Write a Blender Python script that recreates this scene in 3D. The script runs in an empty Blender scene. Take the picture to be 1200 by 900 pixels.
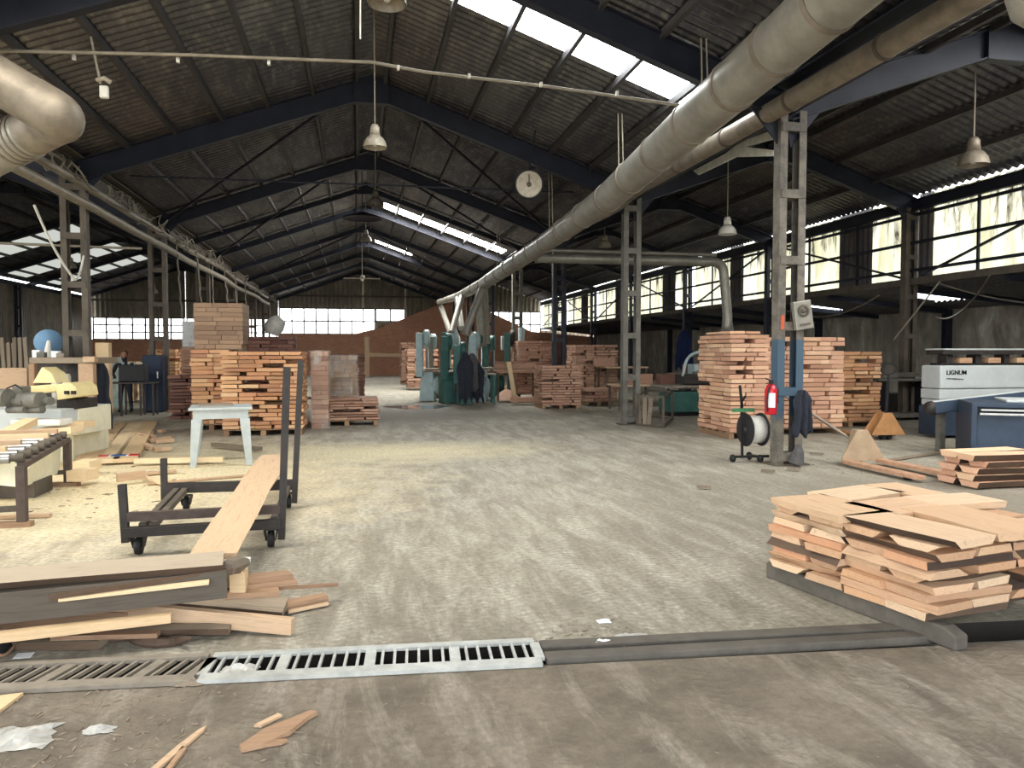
import bpy, bmesh, math, random
from mathutils import Vector, Matrix, Quaternion
R = math.radians
PI = math.pi
sc = bpy.context.scene
COL = sc.collection
rnd = random.Random(11)

# ------------------------------------------------------------------ camera, sky, lights, exposure
EYE = Vector((0, 0, 1.6))
YAW, PITCH, LENS = 11.3, -2.36, 27.0
cd = bpy.data.cameras.new('camera'); cd.lens = LENS; cd.sensor_width = 36; cd.clip_start = .05; cd.clip_end = 500
cam = bpy.data.objects.new('camera', cd); COL.objects.link(cam)
cam.location = EYE; cam.rotation_euler = (R(90 + PITCH), 0, R(-YAW))
sc.camera = cam
sc.view_settings.view_transform = 'Standard'; sc.view_settings.look = 'None'
sc.view_settings.gamma = 1; sc.view_settings.use_curve_mapping = False
sc.view_settings.exposure = 0.3
SKY = 6.0            # overcast daylight outside
SKYLIGHT = 16.0       # fibreglass roof lights, lit from outside
w = bpy.data.worlds.new('overcast'); sc.world = w; w.use_nodes = True
bg = w.node_tree.nodes['Background']; bg.inputs[0].default_value = (.93, .97, 1, 1); bg.inputs[1].default_value = SKY
try:
    sc.cycles.max_bounces = 7; sc.cycles.diffuse_bounces = 4; sc.cycles.glossy_bounces = 3
    sc.cycles.transmission_bounces = 6; sc.cycles.sample_clamp_indirect = 8; sc.cycles.use_denoising = True
except Exception: pass
def area(name, loc, rot, sx, sy, power, color=(1, 1, 1)):
    l = bpy.data.lights.new(name, 'AREA'); l.shape = 'RECTANGLE'; l.size = sx; l.size_y = sy; l.energy = power; l.color = color
    o = bpy.data.objects.new(name, l); COL.objects.link(o); o.location = loc; o.rotation_euler = rot; return o
# daylight entering by the wide open gate behind the viewer
area('gate_daylight', (0.3, -3.9, 2.9), (R(84), 0, 0), 10, 4.2, 190, (.95, .98, 1))

# ------------------------------------------------------------------ picking real positions
MROT = cam.rotation_euler.to_matrix()
def ray(u, v): return (MROT @ Vector(((u - 600) / 900, -(v - 450) / 900, -1)))
def G(u, v, z=0.0):
    d = ray(u, v); return EYE + d * ((z - EYE.z) / d.z)
def atY(u, v, y):
    d = ray(u, v); return EYE + d * ((y - EYE.y) / d.y)
def atX(u, v, x):
    d = ray(u, v); return EYE + d * ((x - EYE.x) / d.x)

# ------------------------------------------------------------------ mesh building
class MB:
    def __init__(s): s.v = []; s.f = []; s.sm = []
    def add(s, vs, fs, smooth=False):
        o = len(s.v); s.v += [Vector(p) for p in vs]
        for f in fs: s.f.append([i + o for i in f]); s.sm.append(smooth)
        return s
    def box(s, c, d, rot=None, top=1.0, topy=None):
        c = Vector(c); x, y, z = d[0] / 2, d[1] / 2, d[2] / 2; ty = top if topy is None else topy
        p = [Vector((a * x * (top if k > 0 else 1), b * y * (ty if k > 0 else 1), k * z)) for k in (-1, 1) for b in (-1, 1) for a in (-1, 1)]
        if rot is not None: p = [rot @ q for q in p]
        return s.add([q + c for q in p], [(0, 2, 3, 1), (4, 5, 7, 6), (0, 1, 5, 4), (2, 6, 7, 3), (0, 4, 6, 2), (1, 3, 7, 5)])
    def bar(s, a, b, wd, h, up=(0, 0, 1)):
        a = Vector(a); b = Vector(b); d = (b - a).normalized(); up = Vector(up)
        if abs(d.dot(up)) > .98: up = Vector((0, 1, 0)) if abs(d.y) < .9 else Vector((1, 0, 0))
        sd = d.cross(up).normalized(); u2 = sd.cross(d).normalized()
        p = [q + sd * i * wd / 2 + u2 * j * h / 2 for q in (a, b) for i, j in ((-1, -1), (1, -1), (1, 1), (-1, 1))]
        return s.add(p, [(0, 1, 2, 3), (7, 6, 5, 4), (0, 4, 5, 1), (1, 5, 6, 2), (2, 6, 7, 3), (3, 7, 4, 0)])
    def ibeam(s, a, b, wd, h, t=.02, up=(0, 0, 1)):
        a = Vector(a); b = Vector(b); d = (b - a).normalized(); up = Vector(up)
        sd = d.cross(up).normalized(); u2 = sd.cross(d).normalized()
        s.bar(a + u2 * (h - t) / 2, b + u2 * (h - t) / 2, wd, t, up); s.bar(a - u2 * (h - t) / 2, b - u2 * (h - t) / 2, wd, t, up)
        return s.bar(a, b, t, h - 2 * t, up)
    def tube(s, pts, r, n=10, cap=True, smooth=True):
        pts = [Vector(p) for p in pts]; m = len(pts); rs = r if isinstance(r, (list, tuple)) else [r] * m
        ring = []; prev = None
        for i, p in enumerate(pts):
            d = (pts[min(i + 1, m - 1)] - pts[max(i - 1, 0)]).normalized()
            if prev is None:
                a = Vector((0, 0, 1)) if abs(d.z) < .9 else Vector((1, 0, 0)); n1 = d.cross(a).normalized()
            else:
                n1 = (prev - d * prev.dot(d)).normalized()
            prev = n1; n2 = d.cross(n1)
            ring.append([p + (n1 * math.cos(2 * PI * k / n) + n2 * math.sin(2 * PI * k / n)) * rs[i] for k in range(n)])
        vs = [q for g in ring for q in g]
        fs = [(i * n + k, i * n + (k + 1) % n, (i + 1) * n + (k + 1) % n, (i + 1) * n + k) for i in range(m - 1) for k in range(n)]
        s.add(vs, fs, smooth)
        if cap:
            s.add(ring[0], [tuple(reversed(range(n)))]); s.add(ring[-1], [tuple(range(n))])
        return s
    def lathe(s, prof, n=20, M=None, smooth=True):
        M = M or Matrix(); m = len(prof)
        vs = [M @ Vector((r * math.cos(2 * PI * k / n), r * math.sin(2 * PI * k / n), z)) for r, z in prof for k in range(n)]
        fs = [(i * n + k, i * n + (k + 1) % n, (i + 1) * n + (k + 1) % n, (i + 1) * n + k) for i in range(m - 1) for k in range(n)]
        return s.add(vs, fs, smooth)
    def prism(s, poly, vec):
        poly = [Vector(p) for p in poly]; vec = Vector(vec); n = len(poly)
        return s.add(poly + [p + vec for p in poly], [tuple(reversed(range(n))), tuple(range(n, 2 * n))] + [(i, (i + 1) % n, n + (i + 1) % n, n + i) for i in range(n)])
    def build(s, name, mat, parent=None, world=True, bevel=0, origin=None):
        me = bpy.data.meshes.new(name)
        if parent is not None:
            off = parent['_base'] if '_base' in parent.keys() else None
            Mi = parent.matrix_basis.inverted() if world and off is None else Matrix()
            if world:
                Mi = WORLDM[parent.name].inverted()
            vs = [Mi @ q for q in s.v]
        else:
            if origin is None:
                xs = [q.x for q in s.v]; ys = [q.y for q in s.v]; zs = [q.z for q in s.v]
                origin = Vector(((min(xs) + max(xs)) / 2, (min(ys) + max(ys)) / 2, min(zs)))
            vs = [q - Vector(origin) for q in s.v]
        me.from_pydata([tuple(q) for q in vs], [], s.f); me.update()
        me.polygons.foreach_set('use_smooth', s.sm)
        if s.f:
            bm = bmesh.new(); bm.from_mesh(me); bmesh.ops.recalc_face_normals(bm, faces=bm.faces) if len(s.f) < 40000 else None; bm.to_mesh(me); bm.free()
        me.materials.append(mat)
        o = bpy.data.objects.new(name, me); COL.objects.link(o)
        if parent is not None:
            o.parent = parent; WORLDM[o.name] = WORLDM[parent.name] if world else WORLDM[parent.name].copy()
        else:
            o.location = origin; WORLDM[o.name] = Matrix.Translation(Vector(origin))
        if bevel:
            b = o.modifiers.new('bevel', 'BEVEL'); b.width = bevel; b.segments = 2; b.limit_method = 'ANGLE'
        return o
WORLDM = {}
def tag(o, label=None, cat=None, group=None, kind=None):
    if label: o['label'] = label
    if cat: o['category'] = cat
    if group: o['group'] = group
    if kind: o['kind'] = kind
    elif cat: o['kind'] = 'thing'
    return o
def empty(name, loc, rz=0, label=None, cat=None, group=None):
    o = bpy.data.objects.new(name, None); COL.objects.link(o); o.location = loc; o.rotation_euler = (0, 0, rz); o.empty_display_size = .1
    WORLDM[o.name] = Matrix.Translation(Vector(loc)) @ Matrix.Rotation(rz, 4, 'Z')
    return tag(o, label, cat, group)
def struct(mb, name, mat):
    o = mb.build(name, mat, origin=(0, 0, 0)); o['kind'] = 'structure'; return o
def copy_tree(o, parent=None):
    c = o.copy(); COL.objects.link(c); c.parent = parent; WORLDM[c.name] = WORLDM[o.name].copy()
    for ch in list(o.children): copy_tree(ch, c)
    return c
ORD = ['first', 'second', 'third', 'fourth', 'fifth', 'sixth', 'seventh', 'eighth', 'ninth', 'tenth', 'eleventh', 'twelfth', 'thirteenth', 'fourteenth', 'fifteenth', 'sixteenth', 'seventeenth', 'eighteenth', 'nineteenth', 'twentieth', 'twenty-first', 'twenty-second', 'twenty-third', 'twenty-fourth', 'twenty-fifth', 'twenty-sixth', 'twenty-seventh', 'twenty-eighth', 'twenty-ninth', 'thirtieth']

# ------------------------------------------------------------------ materials
def newmat(name):
    m = bpy.data.materials.new(name); m.use_nodes = True; nt = m.node_tree; b = nt.nodes['Principled BSDF']
    b.inputs['Specular IOR Level'].default_value = .3
    return m, nt, b
def N(nt, t, **k):
    n = nt.nodes.new(t)
    for a, val in k.items():
        if hasattr(n, a): setattr(n, a, val)
    return n
def L(nt, a, b): nt.links.new(a, b)
def mixc(nt, fac, a, b, mode='MIX'):
    m = N(nt, 'ShaderNodeMix', data_type='RGBA', blend_type=mode)
    for i, val in ((0, fac), (6, a), (7, b)):
        if isinstance(val, (int, float)): m.inputs[i].default_value = val
        elif isinstance(val, tuple): m.inputs[i].default_value = (*val[:3], 1)
        else: L(nt, val, m.inputs[i])
    return m.outputs[2]
def ramp(nt, src, stops):
    r = N(nt, 'ShaderNodeValToRGB'); e = r.color_ramp.elements
    while len(e) > len(stops): e.remove(e[-1])
    while len(e) < len(stops): e.new(.5)
    for q, (p, c) in zip(e, stops):
        q.position = p; q.color = (*c, 1) if isinstance(c, tuple) else (c, c, c, 1)
    L(nt, src, r.inputs[0]); return r.outputs[0]
def coords(nt, kind='Object', scale=(1, 1, 1), rot=(0, 0, 0)):
    t = N(nt, 'ShaderNodeTexCoord'); m = N(nt, 'ShaderNodeMapping'); m.inputs['Scale'].default_value = scale; m.inputs['Rotation'].default_value = rot
    if kind == 'World':
        g = N(nt, 'ShaderNodeNewGeometry'); L(nt, g.outputs['Position'], m.inputs[0])
    else: L(nt, t.outputs[kind], m.inputs[0])
    return m.outputs[0]
def noise(nt, vec, scale, detail=4, rough=.6, dist=0):
    n = N(nt, 'ShaderNodeTexNoise'); n.inputs['Scale'].default_value = scale; n.inputs['Detail'].default_value = detail
    n.inputs['Roughness'].default_value = rough; n.inputs['Distortion'].default_value = dist; L(nt, vec, n.inputs['Vector']); return n.outputs[0]
def bump(nt, b, h, strength=.3, dist=.01):
    n = N(nt, 'ShaderNodeBump'); n.inputs['Strength'].default_value = strength; n.inputs['Distance'].default_value = dist
    L(nt, h, n.inputs['Height']); L(nt, n.outputs[0], b.inputs['Normal'])
def plain(name, c, rough=.6, metal=0, dirt=.25, scale=6, c2=None, bmp=0, spec=.3):
    m, nt, b = newmat(name); v = coords(nt, 'World')
    n = noise(nt, v, scale, 5, .65); c2 = c2 or tuple(x * (1 - dirt) for x in c)
    f = ramp(nt, n, [(.38, 0.0), (.65, 1.0)])
    L(nt, mixc(nt, f, c, c2), b.inputs['Base Color']); b.inputs['Roughness'].default_value = rough; b.inputs['Metallic'].default_value = metal
    b.inputs['Specular IOR Level'].default_value = spec
    if bmp: bump(nt, b, noise(nt, v, scale * 6, 3), bmp)
    return m
def wood(name, cols, rough=.75, axis=0, gscale=3.0, grain=.35, knots=True):
    """cols: tones picked at random per object and per island; grain runs along local x"""
    m, nt, b = newmat(name)
    sc_ = [14, 14, 14]; sc_[axis] = .9
    v = coords(nt, 'Object', tuple(sc_))
    oi = N(nt, 'ShaderNodeObjectInfo'); ge = N(nt, 'ShaderNodeNewGeometry')
    ad = N(nt, 'ShaderNodeMath', operation='ADD'); L(nt, oi.outputs['Random'], ad.inputs[0]); L(nt, ge.outputs['Random Per Island'], ad.inputs[1])
    fr = N(nt, 'ShaderNodeMath', operation='FRACT'); L(nt, ad.outputs[0], fr.inputs[0])
    base = ramp(nt, fr.outputs[0], [(i / max(1, len(cols) - 1), c) for i, c in enumerate(cols)])
    off = N(nt, 'ShaderNodeVectorMath', operation='ADD'); L(nt, v, off.inputs[0])
    sc2 = N(nt, 'ShaderNodeMath', operation='MULTIPLY'); L(nt, fr.outputs[0], sc2.inputs[0]); sc2.inputs[1].default_value = 57
    L(nt, sc2.outputs[0], off.inputs[1])
    g = noise(nt, off.outputs[0], gscale, 6, .6, 1.2)
    gr = ramp(nt, g, [(.3, 1 - grain), (.5, 1.0), (.72, 1 - grain * .55)])
    c = mixc(nt, 1.0, base, gr, 'MULTIPLY')
    L(nt, c, b.inputs['Base Color']); b.inputs['Roughness'].default_value = rough; b.inputs['Specular IOR Level'].default_value = .2
    bump(nt, b, g, .35, .004)
    return m
M = {}
def s2l(*c): return tuple(((x / 255) / 12.92 if x / 255 <= .04045 else ((x / 255 + .055) / 1.055) ** 2.4) for x in c)
# floor
def floor_mat():
    m, nt, b = newmat('dusty_concrete'); v = coords(nt, 'World')
    sep = N(nt, 'ShaderNodeSeparateXYZ'); L(nt, v, sep.inputs[0])
    big = noise(nt, v, .35, 5, .6); mid = noise(nt, v, 2.2, 6, .7); fine = noise(nt, v, 22, 5, .7)
    c = mixc(nt, ramp(nt, big, [(.35, 0.0), (.65, 1.0)]), s2l(172, 166, 150), s2l(146, 140, 127))
    c = mixc(nt, ramp(nt, mid, [(.45, 0.0), (.65, .38)]), c, s2l(130, 124, 112))
    # tyre and pallet-truck streaks running down the hall
    vt = coords(nt, 'World', (1.5, .34, 1), (0, 0, R(5)))
    st = noise(nt, vt, 2.6, 9, .74, .5)
    # chevron ripples pressed by the treads
    lanes = noise(nt, coords(nt, 'World', (1.0, .05, 1), (0, 0, R(3))), 2.1, 2, .5)
    pg = N(nt, 'ShaderNodeMath', operation='PINGPONG'); L(nt, sep.outputs[0], pg.inputs[0]); pg.inputs[1].default_value = .13
    a1 = N(nt, 'ShaderNodeMath', operation='MULTIPLY_ADD'); L(nt, pg.outputs[0], a1.inputs[0]); a1.inputs[1].default_value = .55; L(nt, sep.outputs[1], a1.inputs[2])
    a2 = N(nt, 'ShaderNodeMath', operation='MULTIPLY_ADD'); L(nt, mid, a2.inputs[0]); a2.inputs[1].default_value = .22; L(nt, a1.outputs[0], a2.inputs[2])
    sn = N(nt, 'ShaderNodeMath', operation='SINE'); m3 = N(nt, 'ShaderNodeMath', operation='MULTIPLY'); L(nt, a2.outputs[0], m3.inputs[0]); m3.inputs[1].default_value = 95; L(nt, m3.outputs[0], sn.inputs[0])
    tread = N(nt, 'ShaderNodeMath', operation='MULTIPLY'); L(nt, ramp(nt, st, [(.47, 0.0), (.62, .9)]), tread.inputs[0]); L(nt, ramp(nt, sn.outputs[0], [(0.0, .5), (.8, 1.0)]), tread.inputs[1])
    t2 = N(nt, 'ShaderNodeMath', operation='MULTIPLY'); L(nt, ramp(nt, lanes, [(.46, 0.0), (.6, 1.0)]), t2.inputs[0]); L(nt, ramp(nt, sn.outputs[0], [(0.0, 0.0), (.9, .36)]), t2.inputs[1])
    c = mixc(nt, t2.outputs[0], c, s2l(192, 188, 174))
    c = mixc(nt, tread.outputs[0], c, s2l(198, 194, 180))
    dk = ramp(nt, st, [(.36, .6), (.47, 0.0)]); c = mixc(nt, dk, c, s2l(138, 131, 116))
    # pale sawdust round the planing line, then other soft tone patches
    def blob(cx, cy, rx, ry, soft=.5):
        x = N(nt, 'ShaderNodeMapping'); x.inputs['Location'].default_value = (-cx / rx, -cy / ry, 0); x.inputs['Scale'].default_value = (1 / rx, 1 / ry, 0); L(nt, v, x.inputs[0])
        g = N(nt, 'ShaderNodeVectorMath', operation='LENGTH'); L(nt, x.outputs[0], g.inputs[0])
        a = N(nt, 'ShaderNodeMath', operation='ADD'); L(nt, g.outputs['Value'], a.inputs[0])
        n2 = N(nt, 'ShaderNodeMath', operation='MULTIPLY_ADD'); L(nt, mid, n2.inputs[0]); n2.inputs[1].default_value = .9; n2.inputs[2].default_value = -.45; L(nt, n2.outputs[0], a.inputs[1])
        return ramp(nt, a.outputs[0], [(1 - soft, 1.0), (1.0, 0.0)])
    c = mixc(nt, blob(-3.2, 10.4, 4.6, 5.0, .75), c, s2l(230, 214, 176))
    c = mixc(nt, blob(.6, 12.5, 3.2, 1.6, .8), c, s2l(222, 210, 176))  # thin sawdust with a warm glow of light painted in
    c = mixc(nt, blob(12, 19, 4.5, 3.0, .6), c, s2l(196, 168, 126))
    c = mixc(nt, blob(1.0, 19.5, 5.5, 2.6, .7), c, s2l(126, 119, 106))
    c = mixc(nt, blob(3.0, 34, 6, 5, .8), c, s2l(214, 208, 188))
    # trodden dark dirt before the drain; past it, dim light painted into the dirt
    dm = N(nt, 'ShaderNodeMath', operation='MULTIPLY_ADD'); L(nt, sep.outputs[1], dm.inputs[0]); dm.inputs[1].default_value = -1.0; dm.inputs[2].default_value = 4.1
    ax = N(nt, 'ShaderNodeMath', operation='MULTIPLY_ADD'); L(nt, sep.outputs[0], ax.inputs[0]); ax.inputs[1].default_value = -.075; L(nt, dm.outputs[0], ax.inputs[2])
    tr = N(nt, 'ShaderNodeMapRange'); L(nt, ax.outputs[0], tr.inputs[0]); tr.inputs[1].default_value = -3.6; tr.inputs[2].default_value = 0; tr.inputs[3].default_value = 0; tr.inputs[4].default_value = .62
    trn = N(nt, 'ShaderNodeMath', operation='MULTIPLY'); L(nt, tr.outputs[0], trn.inputs[0]); L(nt, ramp(nt, st, [(.4, 1.0), (.62, .35)]), trn.inputs[1])
    c = mixc(nt, trn.outputs[0], c, s2l(112, 106, 94))  # tracked dirt, also painting the dimmer light beyond the drain
    c = mixc(nt, blob(6.5, 6.5, 4.5, 4.0, .8), c, s2l(128, 121, 108))  # dimmer right side of the floor painted into the dirt tone
    f = ramp(nt, ax.outputs[0], [(0, 0.0), (.25, 1.0)])
    fd = mixc(nt, ramp(nt, mid, [(.35, 0.0), (.65, 1.0)]), s2l(128, 118, 104), s2l(92, 84, 74))
    fd = mixc(nt, ramp(nt, st, [(.5, 0.0), (.68, .8)]), fd, s2l(160, 152, 140))
    c = mixc(nt, f, c, fd)
    c = mixc(nt, ramp(nt, fine, [(.35, .45), (.6, 0.0)]), c, s2l(84, 78, 68))
    L(nt, c, b.inputs['Base Color']); b.inputs['Roughness'].default_value = .8; b.inputs['Specular IOR Level'].default_value = .25
    hh = N(nt, 'ShaderNodeMath', operation='ADD'); L(nt, fine, hh.inputs[0]); L(nt, t2.outputs[0], hh.inputs[1])
    bump(nt, b, hh.outputs[0], .45, .02)
    return m
M['floor'] = floor_mat()
def sheet_mat(name, c, c2, c3, rough=.5, metal=.5, scale=(1, .35, 1)):
    m, nt, b = newmat(name); v = coords(nt, 'World', scale)
    n = noise(nt, v, 1.3, 6, .7); n2 = noise(nt, v, 9, 4, .7)
    cc = mixc(nt, ramp(nt, n, [(.35, 0.0), (.6, 1.0)]), c, c2)
    cc = mixc(nt, ramp(nt, n2, [(.5, 0.0), (.72, .8)]), cc, c3)
    L(nt, cc, b.inputs['Base Color']); b.inputs['Roughness'].default_value = rough; b.inputs['Metallic'].default_value = metal
    return m
M['roof'] = sheet_mat('sooty_roof_sheet', s2l(112, 111, 112), s2l(82, 82, 88), s2l(140, 136, 130), .34, .8, (1, .2, 1))
M['wallsheet'] = sheet_mat('weathered_wall_sheet', s2l(150, 140, 122), s2l(118, 110, 98), s2l(96, 86, 74), .6, .2, (1, 1, .3))
M['wallsheet_dark'] = sheet_mat('sooty_wall_sheet', s2l(96, 92, 88), s2l(76, 74, 74), s2l(60, 58, 58), .6, .2, (1, 1, .3))
M['steel'] = plain('navy_black_steel', s2l(42, 45, 56), .5, .2, .35, 2)
M['steel_tan'] = plain('dusty_brown_steel', s2l(98, 90, 80), .7, .1, .4, 3)
M['steel_grey'] = plain('grey_painted_column', s2l(112, 110, 102), .6, .1, .4, 4)
M['purlin'] = plain('dusty_purlin_steel', s2l(76, 74, 74), .6, .2, .35, 2)
M['galv'] = plain('dusty_galvanised_duct', s2l(156, 153, 143), .42, .45, .28, 3, bmp=.05)
M['tornfilm'] = plain('torn_pale_sheet', s2l(205, 205, 196), .6, 0, .25, 8)
M['galv_dark'] = plain('dirty_duct_metal', s2l(142, 132, 118), .5, .35, .35, 5)
M['pipe'] = plain('beige_conduit', s2l(150, 142, 126), .5, .1, .3, 4)
M['white'] = plain('offwhite_enamel', s2l(222, 220, 210), .4, 0, .15, 6)
M['cream'] = plain('cream_machine_paint', s2l(226, 222, 196), .45, 0, .15, 5)
M['yellow'] = plain('pale_yellow_hood', s2l(222, 204, 150), .45, 0, .15, 5)
M['lamp'] = plain('dusty_lamp_enamel', s2l(176, 166, 148), .4, .1, .3, 12)
M['dark'] = plain('black_rubber', s2l(34, 34, 36), .6, 0, .3, 8)
M['cable'] = plain('grey_cable', s2l(120, 112, 100), .6, 0, .3, 8)
M['iron'] = plain('rusty_brown_iron', s2l(88, 76, 70), .7, .2, .3, 9)
M['darkiron'] = plain('dark_iron', s2l(62, 58, 56), .6, .3, .3, 9)
M['chrome'] = plain('worn_chrome', s2l(178, 178, 176), .3, .7, .3, 9)
M['navy'] = plain('navy_machine_paint', s2l(52, 66, 84), .5, 0, .25, 3)
M['panel'] = plain('pale_grey_machine_panel', s2l(186, 192, 192), .45, 0, .12, 3)
M['blue'] = plain('blue_enamel', s2l(52, 92, 150), .45, 0, .25, 6)
M['discblue'] = plain('dusty_blue_disc', s2l(110, 146, 178), .5, 0, .12, 5)
M['bluecab'] = plain('dark_blue_cabinet', s2l(30, 44, 66), .45, .1, .3, 5)
M['green'] = plain('teal_green_casting', s2l(62, 104, 98), .5, .1, .3, 6)
M['palegreen'] = plain('pale_blue_machine_paint', s2l(168, 188, 190), .5, 0, .2, 6)
M['red'] = plain('extinguisher_red', s2l(190, 28, 44), .25, 0, .12, 10, spec=.5)
M['jack'] = plain('dusty_tan_jack_paint', s2l(172, 150, 124), .55, .1, .2, 7)
M['jackorange'] = plain('worn_orange_jack_paint', s2l(176, 130, 86), .55, .1, .25, 7)
M['fork'] = plain('scuffed_pink_fork_paint', s2l(190, 150, 122), .55, .1, .3, 9)
M['stool'] = plain('grey_plastic', s2l(176, 184, 184), .5, 0, .15, 9)
M['zinc'] = plain('zinc_drain_grate', s2l(186, 188, 184), .45, .3, .3, 9, bmp=.1)
M['zinc_dirty'] = plain('muddy_drain_grate', s2l(138, 130, 118), .6, .2, .3, 9, bmp=.1)
M['beamgrey'] = plain('weathered_grey_timber', s2l(92, 87, 80), .8, 0, .3, 6, bmp=.3)
M['trench'] = plain('black_drain_mud', s2l(30, 27, 24), .8, 0, .3, 6)
M['cloth'] = plain('dark_blue_cloth', s2l(44, 48, 58), .9, 0, .3, 14)
M['cloth2'] = plain('grey_work_cloth', s2l(86, 84, 84), .9, 0, .3, 14)
M['skin'] = plain('skin', s2l(150, 108, 86), .6, 0, .1, 8)
M['hair'] = plain('dark_hair', s2l(30, 26, 24), .8, 0, .2, 20)
M['paper'] = plain('white_paper', s2l(225, 228, 228), .8, 0, .08, 12)
M['bagw'] = plain('pale_plastic_film', s2l(176, 174, 168), .3, 0, .25, 12)
M['rope'] = plain('white_strap', s2l(226, 224, 214), .5, 0, .15, 30)
M['black'] = plain('black_print', s2l(22, 22, 24), .6, 0, .1, 8)
M['tealbag'] = plain('pale_teal_sheet', s2l(142, 166, 160), .6, 0, .2, 8)
W1 = [s2l(208, 164, 138), s2l(218, 178, 146), s2l(190, 146, 122), s2l(214, 170, 144), s2l(226, 192, 158)]
M['w_right'] = wood('pinkish_sawn_timber', W1)
M['w_left'] = wood('orange_sawn_timber', [s2l(212, 162, 120), s2l(190, 138, 104), s2l(220, 176, 132), s2l(170, 124, 96), s2l(226, 188, 146)])
M['w_far'] = wood('reddish_sawn_timber', [s2l(186, 148, 126), s2l(168, 130, 110), s2l(198, 162, 138), s2l(152, 116, 98)])
M['w_darkred'] = wood('dark_red_timber', [s2l(110, 78, 70), s2l(134, 98, 86), s2l(90, 64, 58)])
M['w_slab'] = wood('pale_live_edge_timber', [s2l(206, 176, 144), s2l(192, 152, 118), s2l(178, 144, 116), s2l(212, 186, 156), s2l(190, 138, 104)], grain=.3)
M['bark'] = wood('grey_brown_bark', [s2l(84, 68, 56), s2l(104, 86, 72), s2l(66, 54, 48)], rough=.9, gscale=6)
M['w_pale'] = wood('pale_planed_board', [s2l(226, 204, 168), s2l(216, 190, 152), s2l(208, 180, 142)], grain=.18)
M['w_tan'] = wood('tan_plank', [s2l(200, 172, 142), s2l(184, 154, 126)], grain=.3)
M['w_grey'] = wood('greyed_plank', [s2l(132, 120, 106), s2l(148, 134, 116), s2l(112, 102, 90)], grain=.35)
M['w_greytan'] = wood('dusty_grey_plank', [s2l(166, 152, 134), s2l(158, 144, 126)], grain=.25)
M['w_dkgrey'] = wood('dark_weathered_beam', [s2l(86, 80, 72), s2l(98, 90, 80)], grain=.3)
M['w_brown'] = wood('brown_plank', [s2l(150, 120, 96), s2l(164, 134, 108), s2l(124, 98, 80)], grain=.35)
M['pallet'] = wood('pallet_wood', [s2l(160, 130, 100), s2l(132, 106, 84)], grain=.4)
M['wrapwood'] = wood('greyish_wrapped_timber', [s2l(150, 124, 102), s2l(168, 140, 114), s2l(134, 110, 92)])
def film_mat():
    m, nt, b = newmat('stretch_film'); v = coords(nt, 'World', (1, 1, .4))
    n = noise(nt, v, 5, 3, .5, .3)
    L(nt, ramp(nt, n, [(.3, s2l(180, 174, 164)), (.7, s2l(232, 230, 224))]), b.inputs['Base Color']); b.inputs['Roughness'].default_value = .25
    L(nt, ramp(nt, n, [(.42, .06), (.7, .4)]), b.inputs['Alpha']); bump(nt, b, n, .6, .02); return m
M['film'] = film_mat()
def brick_mat():
    m, nt, b = newmat('red_brickwork'); v = coords(nt, 'World', (1, 1, 1), (R(-90), 0, 0))
    br = N(nt, 'ShaderNodeTexBrick'); br.inputs['Color1'].default_value = (*s2l(206, 156, 128), 1); br.inputs['Color2'].default_value = (*s2l(188, 134, 108), 1)
    br.inputs['Mortar'].default_value = (*s2l(176, 134, 108), 1); br.inputs['Scale'].default_value = 1; br.inputs['Brick Width'].default_value = .25; br.inputs['Row Height'].default_value = .09; br.inputs['Mortar Size'].default_value = .008
    L(nt, v, br.inputs[0]); n = noise(nt, coords(nt, 'World'), .6, 5, .7)
    L(nt, mixc(nt, ramp(nt, n, [(.4, 0.0), (.7, .6)]), br.outputs[0], s2l(172, 130, 108)), b.inputs['Base Color']); b.inputs['Roughness'].default_value = .9
    return m
M['brick'] = brick_mat()
def concrete_mat():
    m, nt, b = newmat('stained_concrete_wall'); v = coords(nt, 'World', (1, 1, .35)); n = noise(nt, v, 1.6, 7, .7, .6); n2 = noise(nt, coords(nt, 'World'), .5, 4)
    c = ramp(nt, n, [(.32, s2l(98, 93, 86)), (.5, s2l(150, 143, 131)), (.68, s2l(188, 184, 172))])
    L(nt, mixc(nt, ramp(nt, n2, [(.4, 0.0), (.65, .7)]), c, s2l(92, 86, 80)), b.inputs['Base Color']); b.inputs['Roughness'].default_value = .85; return m
M['concrete'] = concrete_mat()
def fibre_mat(name, c1, c2, grime, thr, through=1.0):
    m, nt, b = newmat(name); out = [n for n in nt.nodes if n.type == 'OUTPUT_MATERIAL'][0]
    v = coords(nt, 'World', (1, 1.2, .18)); n = noise(nt, v, 2.6, 7, .75, .5); n3 = noise(nt, coords(nt, 'World', (1, 3, .5)), 1.1, 3)
    c = mixc(nt, ramp(nt, n3, [(.35, 0.0), (.65, 1.0)]), c1, c2)
    g = N(nt, 'ShaderNodeSeparateXYZ'); L(nt, coords(nt, 'World'), g.inputs[0])
    mr = N(nt, 'ShaderNodeMapRange'); L(nt, g.outputs[2], mr.inputs[0]); mr.inputs[1].default_value = 3.3; mr.inputs[2].default_value = 5.6; mr.inputs[3].default_value = -.12; mr.inputs[4].default_value = .17
    ad = N(nt, 'ShaderNodeMath', operation='ADD'); L(nt, n, ad.inputs[0]); L(nt, mr.outputs[0], ad.inputs[1])
    c = mixc(nt, ramp(nt, ad.outputs[0], [(thr, 0.0), (thr + .14, 1.0)]), c, grime)
    t = N(nt, 'ShaderNodeBsdfTranslucent'); L(nt, c, t.inputs[0])
    L(nt, c, b.inputs['Base Color']); b.inputs['Roughness'].default_value = .5
    mx = N(nt, 'ShaderNodeMixShader'); mx.inputs[0].default_value = .8; L(nt, b.outputs[0], mx.inputs[1]); L(nt, t.outputs[0], mx.inputs[2]); L(nt, mx.outputs[0], out.inputs[0])
    return m
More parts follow.
